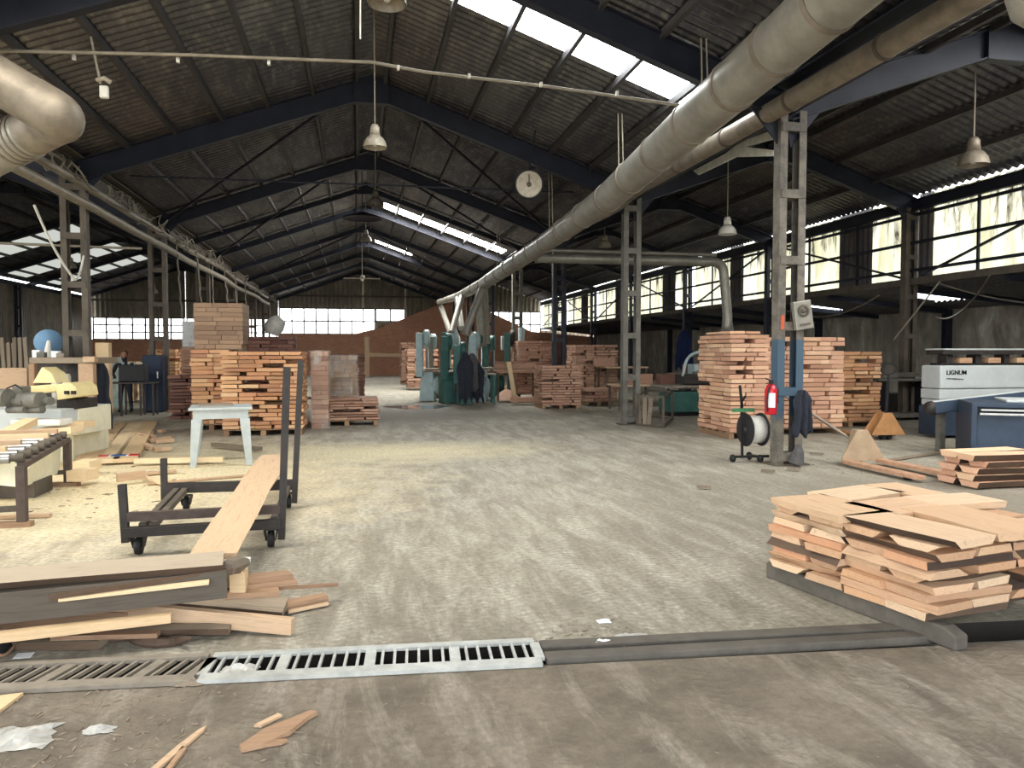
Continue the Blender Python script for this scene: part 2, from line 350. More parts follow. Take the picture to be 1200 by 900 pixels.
M['fibre'] = fibre_mat('grimy_fibreglass_sheet', s2l(190, 187, 166), s2l(150, 145, 118), s2l(44, 38, 26), .53)
def glow_mat(name, c, s):
    m = bpy.data.materials.new(name); m.use_nodes = True; nt = m.node_tree; nt.nodes.clear()
    o = N(nt, 'ShaderNodeOutputMaterial'); e = N(nt, 'ShaderNodeEmission'); e.inputs[0].default_value = (*c, 1); e.inputs[1].default_value = s; L(nt, e.outputs[0], o.inputs[0]); return m
M['rooflight'] = glow_mat('daylit_roof_light', (.94, .98, 1), SKYLIGHT)
M['rooflight_dim'] = glow_mat('daylit_dusty_roof_light', (.9, .93, .85), .55)
M['rooflight_far'] = glow_mat('daylit_far_roof_light', (1, .99, .95), SKYLIGHT * 4.5)
M['added_warm_pane'] = glow_mat('added_warm_glow', (1, .95, .84), SKYLIGHT * .72)  # glowing panes added out of view to brighten the left side
M['added_aisle_pane'] = glow_mat('added_aisle_glow', (1, .98, .94), SKYLIGHT * .7)  # glowing panes added out of view to brighten the right aisle
def glass_mat():
    m, nt, b = newmat('dusty_window_glass'); b.inputs['Base Color'].default_value = (.9, .95, 1, 1); b.inputs['Alpha'].default_value = .25; b.inputs['Roughness'].default_value = .2; return m
M['glass'] = glass_mat()
def colpaint():
    m, nt, b = newmat('blue_banded_column_paint'); v = coords(nt, 'World'); n = noise(nt, v, 5, 5, .7); s_ = N(nt, 'ShaderNodeSeparateXYZ'); L(nt, v, s_.inputs[0])
    a = N(nt, 'ShaderNodeMath', operation='MULTIPLY_ADD'); L(nt, n, a.inputs[0]); a.inputs[1].default_value = .1; L(nt, s_.outputs[2], a.inputs[2])
    f = ramp(nt, a.outputs[0], [(0, 0.0), (.5, 0.0)])
    mr = N(nt, 'ShaderNodeMapRange'); L(nt, a.outputs[0], mr.inputs[0]); mr.inputs[1].default_value = 0; mr.inputs[2].default_value = 4
    f = ramp(nt, mr.outputs[0], [(.16, 0.0), (.2, 1.0), (.455, 1.0), (.46, 0.0)])
    c = mixc(nt, ramp(nt, n, [(.4, 0.0), (.6, 1.0)]), s2l(118, 112, 102), s2l(88, 84, 78))
    L(nt, mixc(nt, f, c, s2l(66, 86, 102)), b.inputs['Base Color']); b.inputs['Roughness'].default_value = .6; return m
M['colblue'] = colpaint()
# ------------------------------------------------------------------ shell
XL, XR, XRIDGE = -5.3, 5.9, .3          # nave column rows and ridge
XW, XLW, XC = 13.0, -17.1, 17.0         # right clerestory wall, far left wall, lean-to wall
YB, YF = 54.0, -4.0
ZE, ZR = 5.32, 7.3                      # eave and ridge heights
def slope_z(x, xe, xr, ze, zr): return ze + (zr - ze) * (x - xe) / (xr - xe)
def roof_sheet(mb, xa, za, xb, zb, y0, y1, per=.2, amp=.03):
    k = 6; n = max(2, int((y1 - y0) / per * k)); o = len(mb.v)
    for i in range(n + 1):
        y = y0 + (y1 - y0) * i / n; h = amp * math.cos(2 * PI * y / per)
        mb.v.append(Vector((xa, y, za + h))); mb.v.append(Vector((xb, y, zb + h)))
    for i in range(n): mb.f.append([o + 2 * i, o + 2 * i + 1, o + 2 * i + 3, o + 2 * i + 2]); mb.sm.append(True)
def wall_sheet(mb, a, b, zf0, zf1, nrm, per=.2, amp=.02):
    """vertical corrugated cladding from a to b in plan; zf0/zf1 give bottom/top height by fraction"""
    a = Vector((*a, 0)); b = Vector((*b, 0)); ln = (b - a).length; k = 6; n = max(2, int(ln / per * k)); o = len(mb.v); nrm = Vector(nrm)
    for i in range(n + 1):
        t = i / n; p = a.lerp(b, t) + nrm * amp * math.cos(2 * PI * ln * t / per)
        mb.v.append(Vector((p.x, p.y, zf0(t)))); mb.v.append(Vector((p.x, p.y, zf1(t))))
    for i in range(n): mb.f.append([o + 2 * i, o + 2 * i + 1, o + 2 * i + 3, o + 2 * i + 2]); mb.sm.append(True)
def gaps(lights):
    ys = [YF]; out = []
    for a, b in sorted(lights): out.append((ys[-1], a)); ys.append(b)
    out.append((ys[-1], YB + .3)); return out
# floor with the drain trench left open
def dl(x): return 3.98 - .075 * x
TW = .155
mb = MB(); A, B = -17.3, 17.2
mb.add([(A, YF - 6, 0), (B, YF - 6, 0), (B, dl(B) - TW, 0), (A, dl(A) - TW, 0)], [(0, 1, 2, 3)])
mb.add([(A, dl(A) + TW, 0), (B, dl(B) + TW, 0), (B, YB, 0), (A, YB, 0)], [(0, 1, 2, 3)])
struct(mb, 'floor', M['floor'])
mb = MB()
mb.add([(A, dl(A) - TW, 0), (B, dl(B) - TW, 0), (B, dl(B) - TW, -.3), (A, dl(A) - TW, -.3), (A, dl(A) + TW, 0), (B, dl(B) + TW, 0), (B, dl(B) + TW, -.3), (A, dl(A) + TW, -.3)], [(0, 1, 2, 3), (4, 7, 6, 5), (3, 2, 6, 7)])
struct(mb, 'trim_1', M['trench'])
# yard outside
mb = MB(); mb.add([(-90, -60, -.12), (90, -60, -.12), (90, 130, -.12), (-90, 130, -.12)], [(0, 1, 2, 3)])
struct(mb, 'ground', plain('pale_yard_ground', s2l(150, 145, 135), .9))

# roofs: (eave x, ridge x, eave z, ridge z, roof-light y ranges with x limits)
nave_r = [(10.75, 11.7, 'rooflight'), (28.6, 29.5, 'rooflight_far'), (38.4, 38.9, 'rooflight_far'), (45.0, 45.5, 'rooflight_far')]
nave_l = [(4.6, 7.6, 'added_warm_pane')]  # unseen pane added to light the floor and planing line
left_far = [(36.0, 38.2, 'rooflight_dim'), (41.2, 43.8, 'rooflight_dim'), (46.0, 48.2, 'rooflight_dim'), (6.0, 9.0, 'added_warm_pane'), (12.5, 14.5, 'added_warm_pane')]  # dim panes belong to the roof; the warm ones are unseen additions
specs = [('nave right', XR, XRIDGE, nave_r, .12), ('nave left', XL, XRIDGE, nave_l, .1), ('left hall near', XL, -11.2, [(8, 10.5, 'added_warm_pane')], .1),
         ('left hall far', XLW, -11.2, left_far, .1), ('right aisle near', XR, 9.45, [(3.5, 6.4, 'added_aisle_pane')], .1), ('right aisle far', XW, 9.45, [(3.5, 9.0, 'added_aisle_pane')], .1)]  # both aisle panes are unseen, added for their light
ceil = MB(); wn = 1; LIGHTPANES = []
for nm, xe, xr, lights, mg in specs:
    ze = ZE; zr = ZR if abs(xr - 9.45) > .1 else 6.55
    sg = 1 if xe > xr else -1
    for a, b in gaps([(q[0], q[1]) for q in lights]): roof_sheet(ceil, xe, ze, xr, zr, a, b)
    for (a, b, mt) in lights:
        x0, x1 = xr + (xe - xr) * .12, xr + (xe - xr) * .93
        if nm == 'nave right' and a < 12: x0 = xr + (xe - xr) * .03
        if nm == 'nave right' and a > 35: x0, x1 = xr + (xe - xr) * .1, xr + (xe - xr) * .42
        z0, z1 = slope_z(x0, xe, xr, ze, zr), slope_z(x1, xe, xr, ze, zr)
        roof_sheet(ceil, xe, ze, x1, z1, a, b); roof_sheet(ceil, x0, z0, xr, zr, a, b)
        p = MB(); roof_sheet(p, x0, z0, x1, z1, a, b)
        o = struct(p, 'window_%d' % wn, M[mt]); wn += 1  # also builds the added glowing panes, which are no known windows
struct(ceil, 'ceiling', M['roof'])
# lean-to roof beyond the clerestory, with two gaps of daylight
lt = MB()
for a, b in ((YF, 16.7), (18.6, 22.6), (24.0, 30), (31, 37.5), (38.2, YB)): roof_sheet(lt, XW + .02, 3.28, XC + .1, 2.86, a, b)
for a, b in ((16.7, 18.6), (22.6, 24.0), (30, 31), (37.5, 38.2)):
    roof_sheet(lt, XW + .02, 3.28, 14.3, 3.15, a, b); roof_sheet(lt, 15.6, 3.0, XC + .1, 2.86, a, b)
struct(lt, 'ceiling_lean_to', M['roof'])
# right: concrete wall of the lean-to
mb = MB(); mb.box((XC + .12, (YF + YB) / 2, 1.43), (.24, YB - YF, 2.86)); struct(mb, 'wall_right', M['concrete'])
# clerestory: fibreglass with dark steel sheets between
bays = [(3.8, 10), (10, 16.2), (16.2, 22.5), (22.5, 28.8), (28.8, 35), (35, 41.3), (41.3, 47.6), (47.6, YB)]
fb = MB(); dkm = MB()
wall_sheet(fb, (XW + .08, YF), (XW + .08, 3.8), lambda t: 3.36, lambda t: 5.3, (1, 0, 0))
for i, (a, b) in enumerate(bays):
    if i == 0: wall_sheet(fb, (XW + .08, a), (XW + .08, b), lambda t: 3.36, lambda t: 5.3, (1, 0, 0)); continue
    if i == 1:
        wall_sheet(fb, (XW + .08, a + .1), (XW + .08, b - .55), lambda t: 3.36, lambda t: 5.3, (1, 0, 0)); wall_sheet(dkm, (XW + .06, b - .55), (XW + .06, b - .1), lambda t: 3.36, lambda t: 5.34, (1, 0, 0)); continue
    wall_sheet(fb, (XW + .08, a + .25), (XW + .08, a + 1.6 + .5 * (i % 2)), lambda t: 3.36, lambda t: 5.3, (1, 0, 0))
    wall_sheet(dkm, (XW + .06, a + 1.6 + .5 * (i % 2)), (XW + .06, a + 3.0), lambda t: 3.36, lambda t: 5.34, (1, 0, 0))
    wall_sheet(fb, (XW + .08, a + 3.0), (XW + .08, b - .3), lambda t: 3.36, lambda t: 5.3, (1, 0, 0))
struct(fb, 'window_%d' % wn, M['fibre']); wn += 1
struct(dkm, 'wall_clerestory', M['wallsheet_dark'])
# left outer wall
mb = MB(); wall_sheet(mb, (XLW, 12), (XLW, YB), lambda t: 0, lambda t: 5.2, (1, 0, 0), .3, .03); struct(mb, 'wall_left', M['wallsheet'])
# back wall: brick below, cladding above, glazed bands
def rz(x):
    if x < -11.2: return slope_z(x, XLW, -11.2, ZE, ZR)
    if x < XL: return slope_z(x, XL, -11.2, ZE, ZR)
    if x < XRIDGE: return slope_z(x, XL, XRIDGE, ZE, ZR)
    if x < XR: return slope_z(x, XR, XRIDGE, ZE, ZR)
    if x < 9.45: return slope_z(x, XR, 9.45, ZE, 6.55)
    return slope_z(x, XW, 9.45, ZE, 6.55)
bk = MB()
bk.prism([(XLW, YB, 0), (-.3, YB, 0), (-.3, YB, 2.85), (XL, YB, 2.85), (XL, YB, 2.45), (XLW, YB, 2.45)], (0, .24, 0))
bk.prism([(-.3, YB, 0), (XC, YB, 0), (XC, YB, 2.7), (12.2, YB, 3.1), (6.9, YB, 5.5), (4.7, YB, 4.6), (1.5, YB, 3.3), (-.3, YB, 2.85)], (0, .24, 0))
struct(bk, 'wall_back', M['brick'])
cl = MB()
def clad(x0, x1, z0f, z1f=None, y=YB + .3):
    wall_sheet(cl, (x0, y), (x1, y), (lambda t: z0f(x0 + (x1 - x0) * t)), (lambda t: (z1f or (lambda x: rz(x) - .12))(x0 + (x1 - x0) * t)), (0, 1, 0), .3, .03)
for x0, x1 in ((XLW, -11.2), (-11.2, XL)): clad(x0, x1, lambda x: 3.85)
clad(XL, XRIDGE, lambda x: 4.6); clad(XRIDGE, 3.2, lambda x: 4.6); clad(3.2, XR, lambda x: 3.0); clad(1.15, 3.2, lambda x: 3.1, lambda x: 3.75); clad(XR, 9.05, lambda x: 4.3); clad(9.05, XW, lambda x: 4.5, lambda x: rz(x))
clad(XW, XC, lambda x: 2.6, lambda x: 3.2)
struct(cl, 'cladding_back', M['wallsheet'])
def glazing(x0, x1, z0, z1, nx, nz, idx):
    e = MB(); y = YB + .12
    for i in range(nx + 1): x = x0 + (x1 - x0) * i / nx; e.bar((x, y, z0), (x, y, z1), .09, .07)
    for j in range(nz + 1): z = z0 + (z1 - z0) * j / nz; e.bar((x0, y, z), (x1, y, z), .07, .09)
    o = struct(e, 'window_%d' % idx, M['steel_tan'])
    g = MB(); g.add([(x0, y + .02, z0), (x1, y + .02, z0), (x1, y + .02, z1), (x0, y + .02, z1)], [(0, 1, 2, 3)]); g.build('pane', M['glass'], o)
for (x0, x1, z0, z1, nx, nz) in ((-16.8, -11.3, 2.45, 3.85, 7, 3), (-11.1, XL - .1, 2.45, 3.85, 7, 3), (XL + .1, 1.15, 2.85, 4.6, 8, 2), (1.2, 3.2, 3.75, 4.6, 2, 1), (9.1, 12.9, 2.7, 4.5, 5, 2)):
    glazing(x0, x1, z0, z1, nx, nz, wn); wn += 1
# front wall with wide open gate behind the viewer
fr = MB(); fr.box((-11, YF, 2.6), (12.5, .2, 5.4)); fr.box((11.6, YF, 2.6), (11, .2, 5.4)); fr.prism([(-5.3, YF, 4.9), (6.2, YF, 4.9), (6.2, YF, 5.3), (.3, YF, 7.2), (-5.3, YF, 5.3)], (0, .1, 0))
struct(fr, 'wall_front', M['wallsheet_dark'])

# ------------------------------------------------------------------ steel frame
TY = [3.9, 9.95, 16.15, 22.35, 26.6, 30.1, 34.8, 39.4, 44.0, 48.8, 53.4]
HALLS = [('nave', XL, XRIDGE, XR, ZR, TY), ('left hall', XLW, -11.2, XL, ZR, [16.15, 22.35, 28.5, 34.7, 40.2, 44.9, 49.5, 53.4]), ('right aisle', XR, 9.45, XW, 6.55, [9.95, 16.15, 22.5, 28.8, 35, 41.3, 47.6])]
for hn, xa, xm, xb, zr, ys in HALLS:
    for i, y in enumerate(ys):
        h = .40 if y < 20 else (.32 if y < 24 else .2)
        if abs(y - 26.6) < .1: h = .16
        e = empty('roof_truss', (xm, y, ZE), label='dark steel rafter pair across the %s, %s from the front' % (hn, ORD[i]), cat='roof truss', group='rafters of the ' + hn)
        for s_, xe in ((-1, xa), (1, xb)):
            m_ = MB(); dz = h / 2 + .1
            m_.ibeam((xe, y, ZE - dz), (xm, y, zr - dz), .16, h, .02)
            if h > .2:
                q = 1 if xe > xm else -1
                m_.prism([(xe, y - .012, ZE - .1 - h), (xe - q * .55, y - .012, slope_z(xe - q * .55, xe, xm, ZE, zr) - .1 - h), (xe - q * .08, y - .012, ZE - .45 - h)], (0, .024, 0))
            m_.build('rafter', M['steel'], e)
        g = MB(); g.prism([(xm - .35, y - .09, zr - .1 - h * 1.05 - .12), (xm + .35, y - .09, zr - .1 - h * 1.05 - .12), (xm + .35, y - .09, zr - .2), (xm, y - .09, zr - .08), (xm - .35, y - .09, zr - .2)], (0, .18, 0)); g.build('ridge_plate', M['steel'], e)
for hn, xa, xm, xb, zr, ys in HALLS:
    n = 6 if xb - xa > 8 else 3
    for s_, xe, side in ((-1, xa, 'left'), (1, xb, 'right')):
        for k in range(n):
            f = .05 + k * (.93 / n) if n == 6 else .08 + k * .3
            x = xm + (xe - xm) * f; z = slope_z(x, xe, xm, ZE, zr) - .10
            p = MB(); p.bar((x, max(YF, ys[0] - 8), z), (x, YB, z), .07, .11)
            tag(p.build('purlin', M['purlin']), 'thin steel purlin under the %s slope of the %s roof, %s from ridge' % (side, hn, ORD[k]), 'purlin', 'purlins of the ' + hn)
# roof bracing
def rod(name, a, b, r, mat, label, cat, group=None, n=6):
    m_ = MB(); m_.tube([a, b], r, n); return tag(m_.build(name, mat), label, cat, group)
def zn(x): return (slope_z(x, XR, XRIDGE, ZE, ZR) if x > XRIDGE else slope_z(x, XL, XRIDGE, ZE, ZR)) - .3
br = [((1.0, 16.4), (5.6, 22.1)), ((-.4, 16.4), (-5.0, 22.1)), ((1.2, 22.5), (5.6, 26.4)), ((-.6, 22.5), (-5.0, 29.8)), ((.8, 34.9), (5.6, 39.2)), ((-.2, 34.9), (-5.0, 39.2))]
bl = ['running from the lamp to the disc fan side', 'left of the second hanging lamp', 'under the right slope before the far roof light', 'under the left slope in the middle of the hall', 'deep in the hall on the right slope', 'deep in the hall on the left slope']
for (a, b), l_ in zip(br, bl):
    rod('brace_rod', (a[0], a[1], zn(a[0])), (b[0], b[1], zn(b[0])), .035, M['steel'], 'diagonal steel brace ' + l_, 'roof brace', 'diagonal roof braces')
rod('tie_rod', (-4.6, 17.3, 5.25), (4.9, 17.3, 5.3), .02, M['steel'], 'thin dark tie rod crossing below the second lamp', 'tie rod')
# eave beams and gutters
for x, y0, w_, h_, l_ in ((XL, 4, .14, .36, 'deep dusty brown beam over the left column row'), (XR, 4, .14, .3, 'dark valley beam over the right column row'), (XW - .1, 4, .12, .26, 'dark beam along the top of the translucent wall'), (XLW + .15, 14, .12, .2, 'dark beam at the top of the far left wall')):
    m_ = MB(); m_.ibeam((x, y0, ZE - .25), (x, YB, ZE - .25), w_, h_, .02)
    if x in (XL, XR): m_.bar((x, y0, ZE - .02), (x, YB, ZE - .02), .42, .03)
    tag(m_.build('eave_beam', M['steel_tan'] if x == XL else M['steel']), l_, 'beam')
# lattice columns
def column(x, y, h, mat, label, wd=.38, leg=.11, dep=.16, group='lattice columns', nb=6, top=True):
    e = empty('lattice_column', (x, y, 0), label=label, cat='column', group=group)
    for s_ in (-1, 1):
        m_ = MB(); xx = x + s_ * (wd - leg) / 2
        m_.box((xx, y - dep / 2, h / 2), (leg, .018, h)); m_.box((xx, y + dep / 2, h / 2), (leg, .018, h)); m_.box((xx + s_ * (leg / 2 - .01), y, h / 2), (.02, dep - .018, h))
        m_.build('channel', mat, e)
    for k in range(nb):
        z = .12 + (h - .35) * k / (nb - 1)
        m_ = MB(); m_.box((x, y, z), (wd * .9, dep + .045, .12)); m_.build('batten_plate', mat, e)
    m_ = MB(); m_.box((x, y, .012), (wd + .14, dep + .2, .024)); m_.build('base_plate', M['steel_tan'], e)
    return e
CY = [9.95, 16.15, 22.35, 28.5, 34.7, 40.9, 47.1]
rl = ['blue-painted lattice column holding the red extinguisher', 'pale grey lattice column beside the empty rack', 'dark lattice column behind the mid-right timber stacks', 'lattice column among the green machines', 'far right-row column beyond the green machines', 'right-row column second from the back wall', 'right-row column nearest the back wall']
for i, y in enumerate(CY):
    column(XR if i else 5.98, y, ZE - .35, M['colblue'] if i == 0 else (M['steel_grey'] if i in (1, 3) else M['steel']), rl[i], nb=6, wd=.40)
ll = [None, 'lattice column behind the planing line workbench', 'lattice column above the dark blue cabinet', 'lattice column with the blue and white notice box', 'left-row column behind the tall wrapped bundle', 'left-row column right of the wrapped bundle', 'left-row column nearest the back wall']
for i, y in enumerate(CY):
    if i: column(XL, y, ZE - .35, M['steel_tan'] if i < 5 else M['iron'], ll[i], wd=.46)
wl = ['first wall column, behind the navy machine', 'wall column beside the low timber stack', 'wall column behind the extinguisher column', 'wall column with the dark coat, mid distance', 'fifth wall column along the translucent wall', 'sixth wall column along the translucent wall', 'last wall column before the back wall']
for i, y in enumerate([9.95, 16.2, 22.5, 28.8, 35, 41.3, 47.6]):
    column(XW - .1, y, ZE - .3, M['steel_tan'] if i < 2 else M['steel'], 'steel ' + wl[i], wd=.34, group='wall columns')
for i, y in enumerate([22.3, 29, 36, 43, 50]):
    column(XLW + .3, y, ZE - .3, M['steel'], 'dark column against the far left wall, %s from the front' % ORD[i], wd=.34, group='far left wall columns')
# clerestory rails and braces
for j, (z, l_) in enumerate(((5.08, 'top'), (4.86, 'second'), (4.2, 'middle'), (3.55, 'lowest'))):
    m_ = MB(); m_.bar((XW - .02, 4, z), (XW - .02, YB, z), .05, .07); tag(m_.build('wall_rail', M['steel']), '%s dark horizontal rail across the translucent wall' % l_, 'rail', 'rails of the translucent wall')
m_ = MB(); m_.bar((XW - .05, 4, 3.28), (XW - .05, YB, 3.28), .1, .16); tag(m_.build('sill_beam', M['steel_tan']), 'brown beam below the translucent wall carrying the lean-to roof', 'beam')
k = 0
for i, (a, b) in enumerate(bays):
    for f in (.33, .68):
        y = a + (b - a) * f; m_ = MB(); m_.bar((XW - .02, y, 3.35), (XW - .02, y, 5.2), .05, .05)
        tag(m_.build('wall_post', M['steel']), 'thin post on the translucent wall, %s bay, %s of two' % (ORD[i], 'nearer' if f < .5 else 'farther'), 'post', 'posts of the translucent wall')
    p = ((a + .3, 4.9), (b - .4, 3.4)) if i % 2 else ((a + .3, 3.4), (b - .4, 4.9))
    m_ = MB(); m_.bar((XW - .08, p[0][0], p[0][1]), (XW - .08, p[1][0], p[1][1]), .05, .05)
    tag(m_.build('wall_brace', M['steel']), 'diagonal brace across the %s bay of the translucent wall' % ORD[i], 'brace', 'braces of the translucent wall')
# lean-to posts
for i, y in enumerate([13.5, 19.6, 26, 33, 40]):
    m_ = MB(); m_.ibeam((XC - .1, y, 0), (XC - .1, y, 2.9), .2, .2, .02, (0, 1, 0)); tag(m_.build('lean_to_post', M['steel']), 'dark post on the concrete wall, %s from the front' % ORD[i], 'post', 'posts on the concrete wall')
for i, y in enumerate([13.5, 16.5, 19.6, 22.8, 26, 29.5, 33, 36.5]):
    m_ = MB(); m_.bar((XW, y, 3.15), (XC, y, 2.78), .1, .14); tag(m_.build('lean_to_rafter', M['steel']), 'dark rafter below the lean-to roof, %s from the front' % ORD[i], 'rafter', 'lean-to rafters')
# back wall girts
for j, (z, x0, x1) in enumerate(((5.45, XL, XR), (5.0, XLW, XL))):
    m_ = MB(); m_.bar((x0, YB + .1, z), (x1, YB + .1, z), .08, .12); tag(m_.build('girt', M['steel_tan']), 'horizontal rail on the back cladding above the %s' % ('middle windows' if j == 0 else 'left windows'), 'rail')
# ------------------------------------------------------------------ ducts and pipes
def thing_mesh(mb, name, mat, label, cat, group=None, bevel=0, kind=None):
    return tag(mb.build(name, mat, bevel=bevel), label, cat, group, kind)
def arc_pts(pts, n=8, rad=.4):
    """round the corners of a polyline"""
    pts = [Vector(p) for p in pts]; out = [pts[0]]
    for i in range(1, len(pts) - 1):
        a, b, c = pts[i - 1], pts[i], pts[i + 1]; r1 = min(rad, (a - b).length * .45, (c - b).length * .45)
        p = b + (a - b).normalized() * r1; q = b + (c - b).normalized() * r1
        for k in range(n + 1): t = k / n; out.append(p * (1 - t) ** 2 + b * 2 * t * (1 - t) + q * t * t)
    out.append(pts[-1]); return out
path = [(atX(1120, -130, 4.42), .33), (atX(974, 0, 4.42), .31), (atX(860, 100, 4.42), .30), (atX(712, 232, 4.4), .25), (atX(640, 284, 4.28), .215), (atX(566, 333, 4.0), .19), (EYE + ray(538, 347) * 28.5, .15), (EYE + ray(515, 354) * 31, .1)]
duct = empty('extraction_duct', (4.4, 13.3, 4.4), label='huge galvanised extraction duct running down the hall under the right roof slope', cat='duct')
def lerp_path(path, per=1.25):
    out = []
    for (a, ra), (b, rb) in zip(path, path[1:]):
        a = Vector(a); b = Vector(b); n = max(1, round((b - a).length / per))
        for k in range(n): out.append((a.lerp(b, k / n), ra + (rb - ra) * k / n))
    out.append((Vector(path[-1][0]), path[-1][1])); return out
lp = lerp_path(path)
for i in range(len(lp) - 1):
    (a, ra), (b, rb) = lp[i], lp[i + 1]
    m_ = MB(); m_.tube([a, b + (b - a).normalized() * .04], [ra, rb], 28, True); m_.build('duct_section', M['galv'], duct)
    d = (b - a).normalized(); c = MB(); c.tube([b - d * .035, b + d * .035], rb + .014, 28); c.build('joint_band', M['galv_dark'], duct)
for y in (9.4, 12.6, 17.0, 22.5):
    (qa, ra), (qb, rb__) = next((p_, q_) for p_, q_ in zip(lp, lp[1:]) if p_[0].y <= y <= q_[0].y); f_ = (y - qa.y) / (qb.y - qa.y); x = qa.x + (qb.x - qa.x) * f_; z0 = qa.z + (qb.z - qa.z) * f_ + ra
    m_ = MB(); m_.tube([(x - .03, y, z0), (x - .05, y, zn(x) + .1)], .012, 6); m_.tube([(x + .05, y, z0), (x + .02, y, zn(x) + .1)], .012, 6); m_.build('hanger', M['pipe'], duct)
# second, thinner duct beside the column row
d2 = empty('side_duct', (5.6, 9, 4.9), label='thinner beige duct running beside the right column tops', cat='duct')
p2 = arc_pts([(5.62, 2.0, 4.88), (5.62, 15.2, 4.95), (5.5, 16.1, 4.75), (4.5, 16.9, 4.3)], 8, .5)
for i in range(len(p2) - 1):
    a, b = p2[i], p2[i + 1]; n = max(1, round((b - a).length / 1.9))
    for k in range(n):
        m_ = MB(); m_.tube([a.lerp(b, k / n), a.lerp(b, (k + 1) / n)], .135, 18, True); m_.build('duct_section', M['galv_dark'], d2)
        if n > 1: q = a.lerp(b, k / n); m_ = MB(); m_.tube([q, q + (b - a).normalized() * .05], .15, 18); m_.build('joint_band', M['steel_tan'], d2)
# cross pipes from the duct to the drop by the right timber stacks
cr = empty('branch_duct', (9.5, 19, 2.2), label='cream branch duct crossing to the right and dropping to a flared hood', cat='duct')
m_ = MB(); m_.tube(arc_pts([(4.4, 19, 3.98), (9.45, 18.9, 3.98), (9.6, 18.9, 2.6)], 8, .3), .125, 16); m_.build('pipe_run', M['galv'], cr)
m_ = MB(); m_.lathe([(.125, .55), (.13, .3), (.2, 0.0), (.19, 0.0)], 18, Matrix.Translation((9.6, 18.9, 2.08))); m_.build('flared_hood', M['galv'], cr)
m_ = MB(); m_.tube(arc_pts([(9.6, 18.9, 2.25), (9.5, 18.7, 1.7), (8.9, 18.2, 1.2), (8.3, 18.1, 1.05)], 8, .5), .07, 10); m_.tube(arc_pts([(9.66, 18.95, 2.25), (9.7, 19, 1.6), (9.8, 18.9, 1.2), (9.3, 18.5, .9)], 8, .5), .06, 10); m_.build('flexible_hose', M['cable'], cr)
m_ = MB(); m_.tube([(4.5, 19.3, 4.22), (9.4, 19.2, 4.2)], .055, 12); thing_mesh(m_, 'conduit_pipe', M['galv'], 'slim pale pipe above the cream branch duct', 'pipe')
# elbow duct close on the left
el = empty('elbow_duct', atY(40, 130, 8.4), label='large U-bend extraction duct at the left edge near the roof', cat='duct')
c0 = EYE + ray(-60, 92) * 8.2; c1 = EYE + ray(22, 115) * 8.2; c2 = EYE + ray(52, 140) * 8.5; c3 = EYE + ray(30, 163) * 8.8; c4 = EYE + ray(-60, 208) * 9.0
c0 = EYE + ray(-70, 55) * 7.9; c1 = EYE + ray(38, 118) * 8.1; c1b = EYE + ray(58, 138) * 8.35; c2 = EYE + ray(36, 156) * 8.6; c4 = EYE + ray(-70, 212) * 9.3
m_ = MB(); m_.tube([c0, c1], .245, 22); m_.build('upper_pipe', M['galv_dark'], el)
m_ = MB(); m_.tube(arc_pts([c1 - (c1 - c0).normalized() * .02, c1 + (c1 - c0).normalized() * .33, c2 + (c2 - c4).normalized() * .33, c2], 7, .4), .25, 22); m_.build('bend', M['galv_dark'], el)
m_ = MB(); m_.tube([c2, c4], .25, 22); m_.build('lower_pipe', M['galv'], el)
for t in (0.0, .05, .1, .15): q = c2.lerp(c4, .03 + t); m_ = MB(); m_.tube([q, q + (c4 - c2).normalized() * .03], .262, 22); m_.build('joint_band', M['galv_dark'], el)
# duct end at the top right corner
e3 = empty('corner_duct', EYE + ray(1215, -10) * 5.2, label='rounded end of a galvanised duct in the top right corner', cat='duct')
a = EYE + ray(1230, 2) * 5.2; b = EYE + ray(1300, -180) * 5.0
m_ = MB(); m_.tube([a + (a - b).normalized() * .16, a + (a - b).normalized() * .12, a, b], [.12, .2, .28, .3], 24); m_.build('duct_section', M['galv'], e3)
# long pipes along the left column row
for (x, z, r, l_) in ((-4.98, 4.36, .085, 'lower beige pipe along the left column row'), (-5.02, 4.72, .07, 'upper beige pipe along the left column row')):
    m_ = MB(); m_.tube([(x + .05 * math.sin(i * 1.7), 4 + i * 3.0, z + .03 * math.sin(i * 2.3)) for i in range(15)], r, 12); thing_mesh(m_, 'conduit_pipe', M['pipe'], l_, 'pipe')
cr2 = random.Random(5)
def cable(name, a, b, sag, r, mat, label, group=None, n=14, wob=0):
    a = Vector(a); b = Vector(b); pts = []
    for i in range(n + 1):
        t = i / n; p = a.lerp(b, t); p.z -= sag * 4 * t * (1 - t)
        if wob and 0 < i < n: p += Vector((cr2.uniform(-wob, wob), cr2.uniform(-wob, wob), cr2.uniform(-wob, wob)))
        pts.append(p)
    m_ = MB(); m_.tube(pts, r, 6); return thing_mesh(m_, name, mat, label, 'cable', group)
for i in range(7):
    cable('cable', (-4.95 + .05 * i, 13.5 + 4 * i, 4.9 - .05 * i), (-4.9 + .04 * i, 19.5 + 4.3 * i, 4.75), .12 + .05 * (i % 3), .018, M['cable'], 'sagging cable along the left beam, %s from the front' % ORD[i], 'cables along the left beam', wob=.05)
for i in range(6):
    y = 23 + i * 2.6
    cable('drop_cable', (-4.95, y, 4.75), (-4.9 + .1 * (i % 2), y + .2, 2.6 - .2 * (i % 3)), 0, .022, M['pipe'], 'vertical pale cable hanging by the left row, %s of six' % ORD[i], 'cables hanging by the left row', wob=.03)
cable('drop_cable', EYE + ray(40, 240) * 13, EYE + ray(88, 328) * 14, .12, .022, M['white'], 'white cable looping left of the first left column')
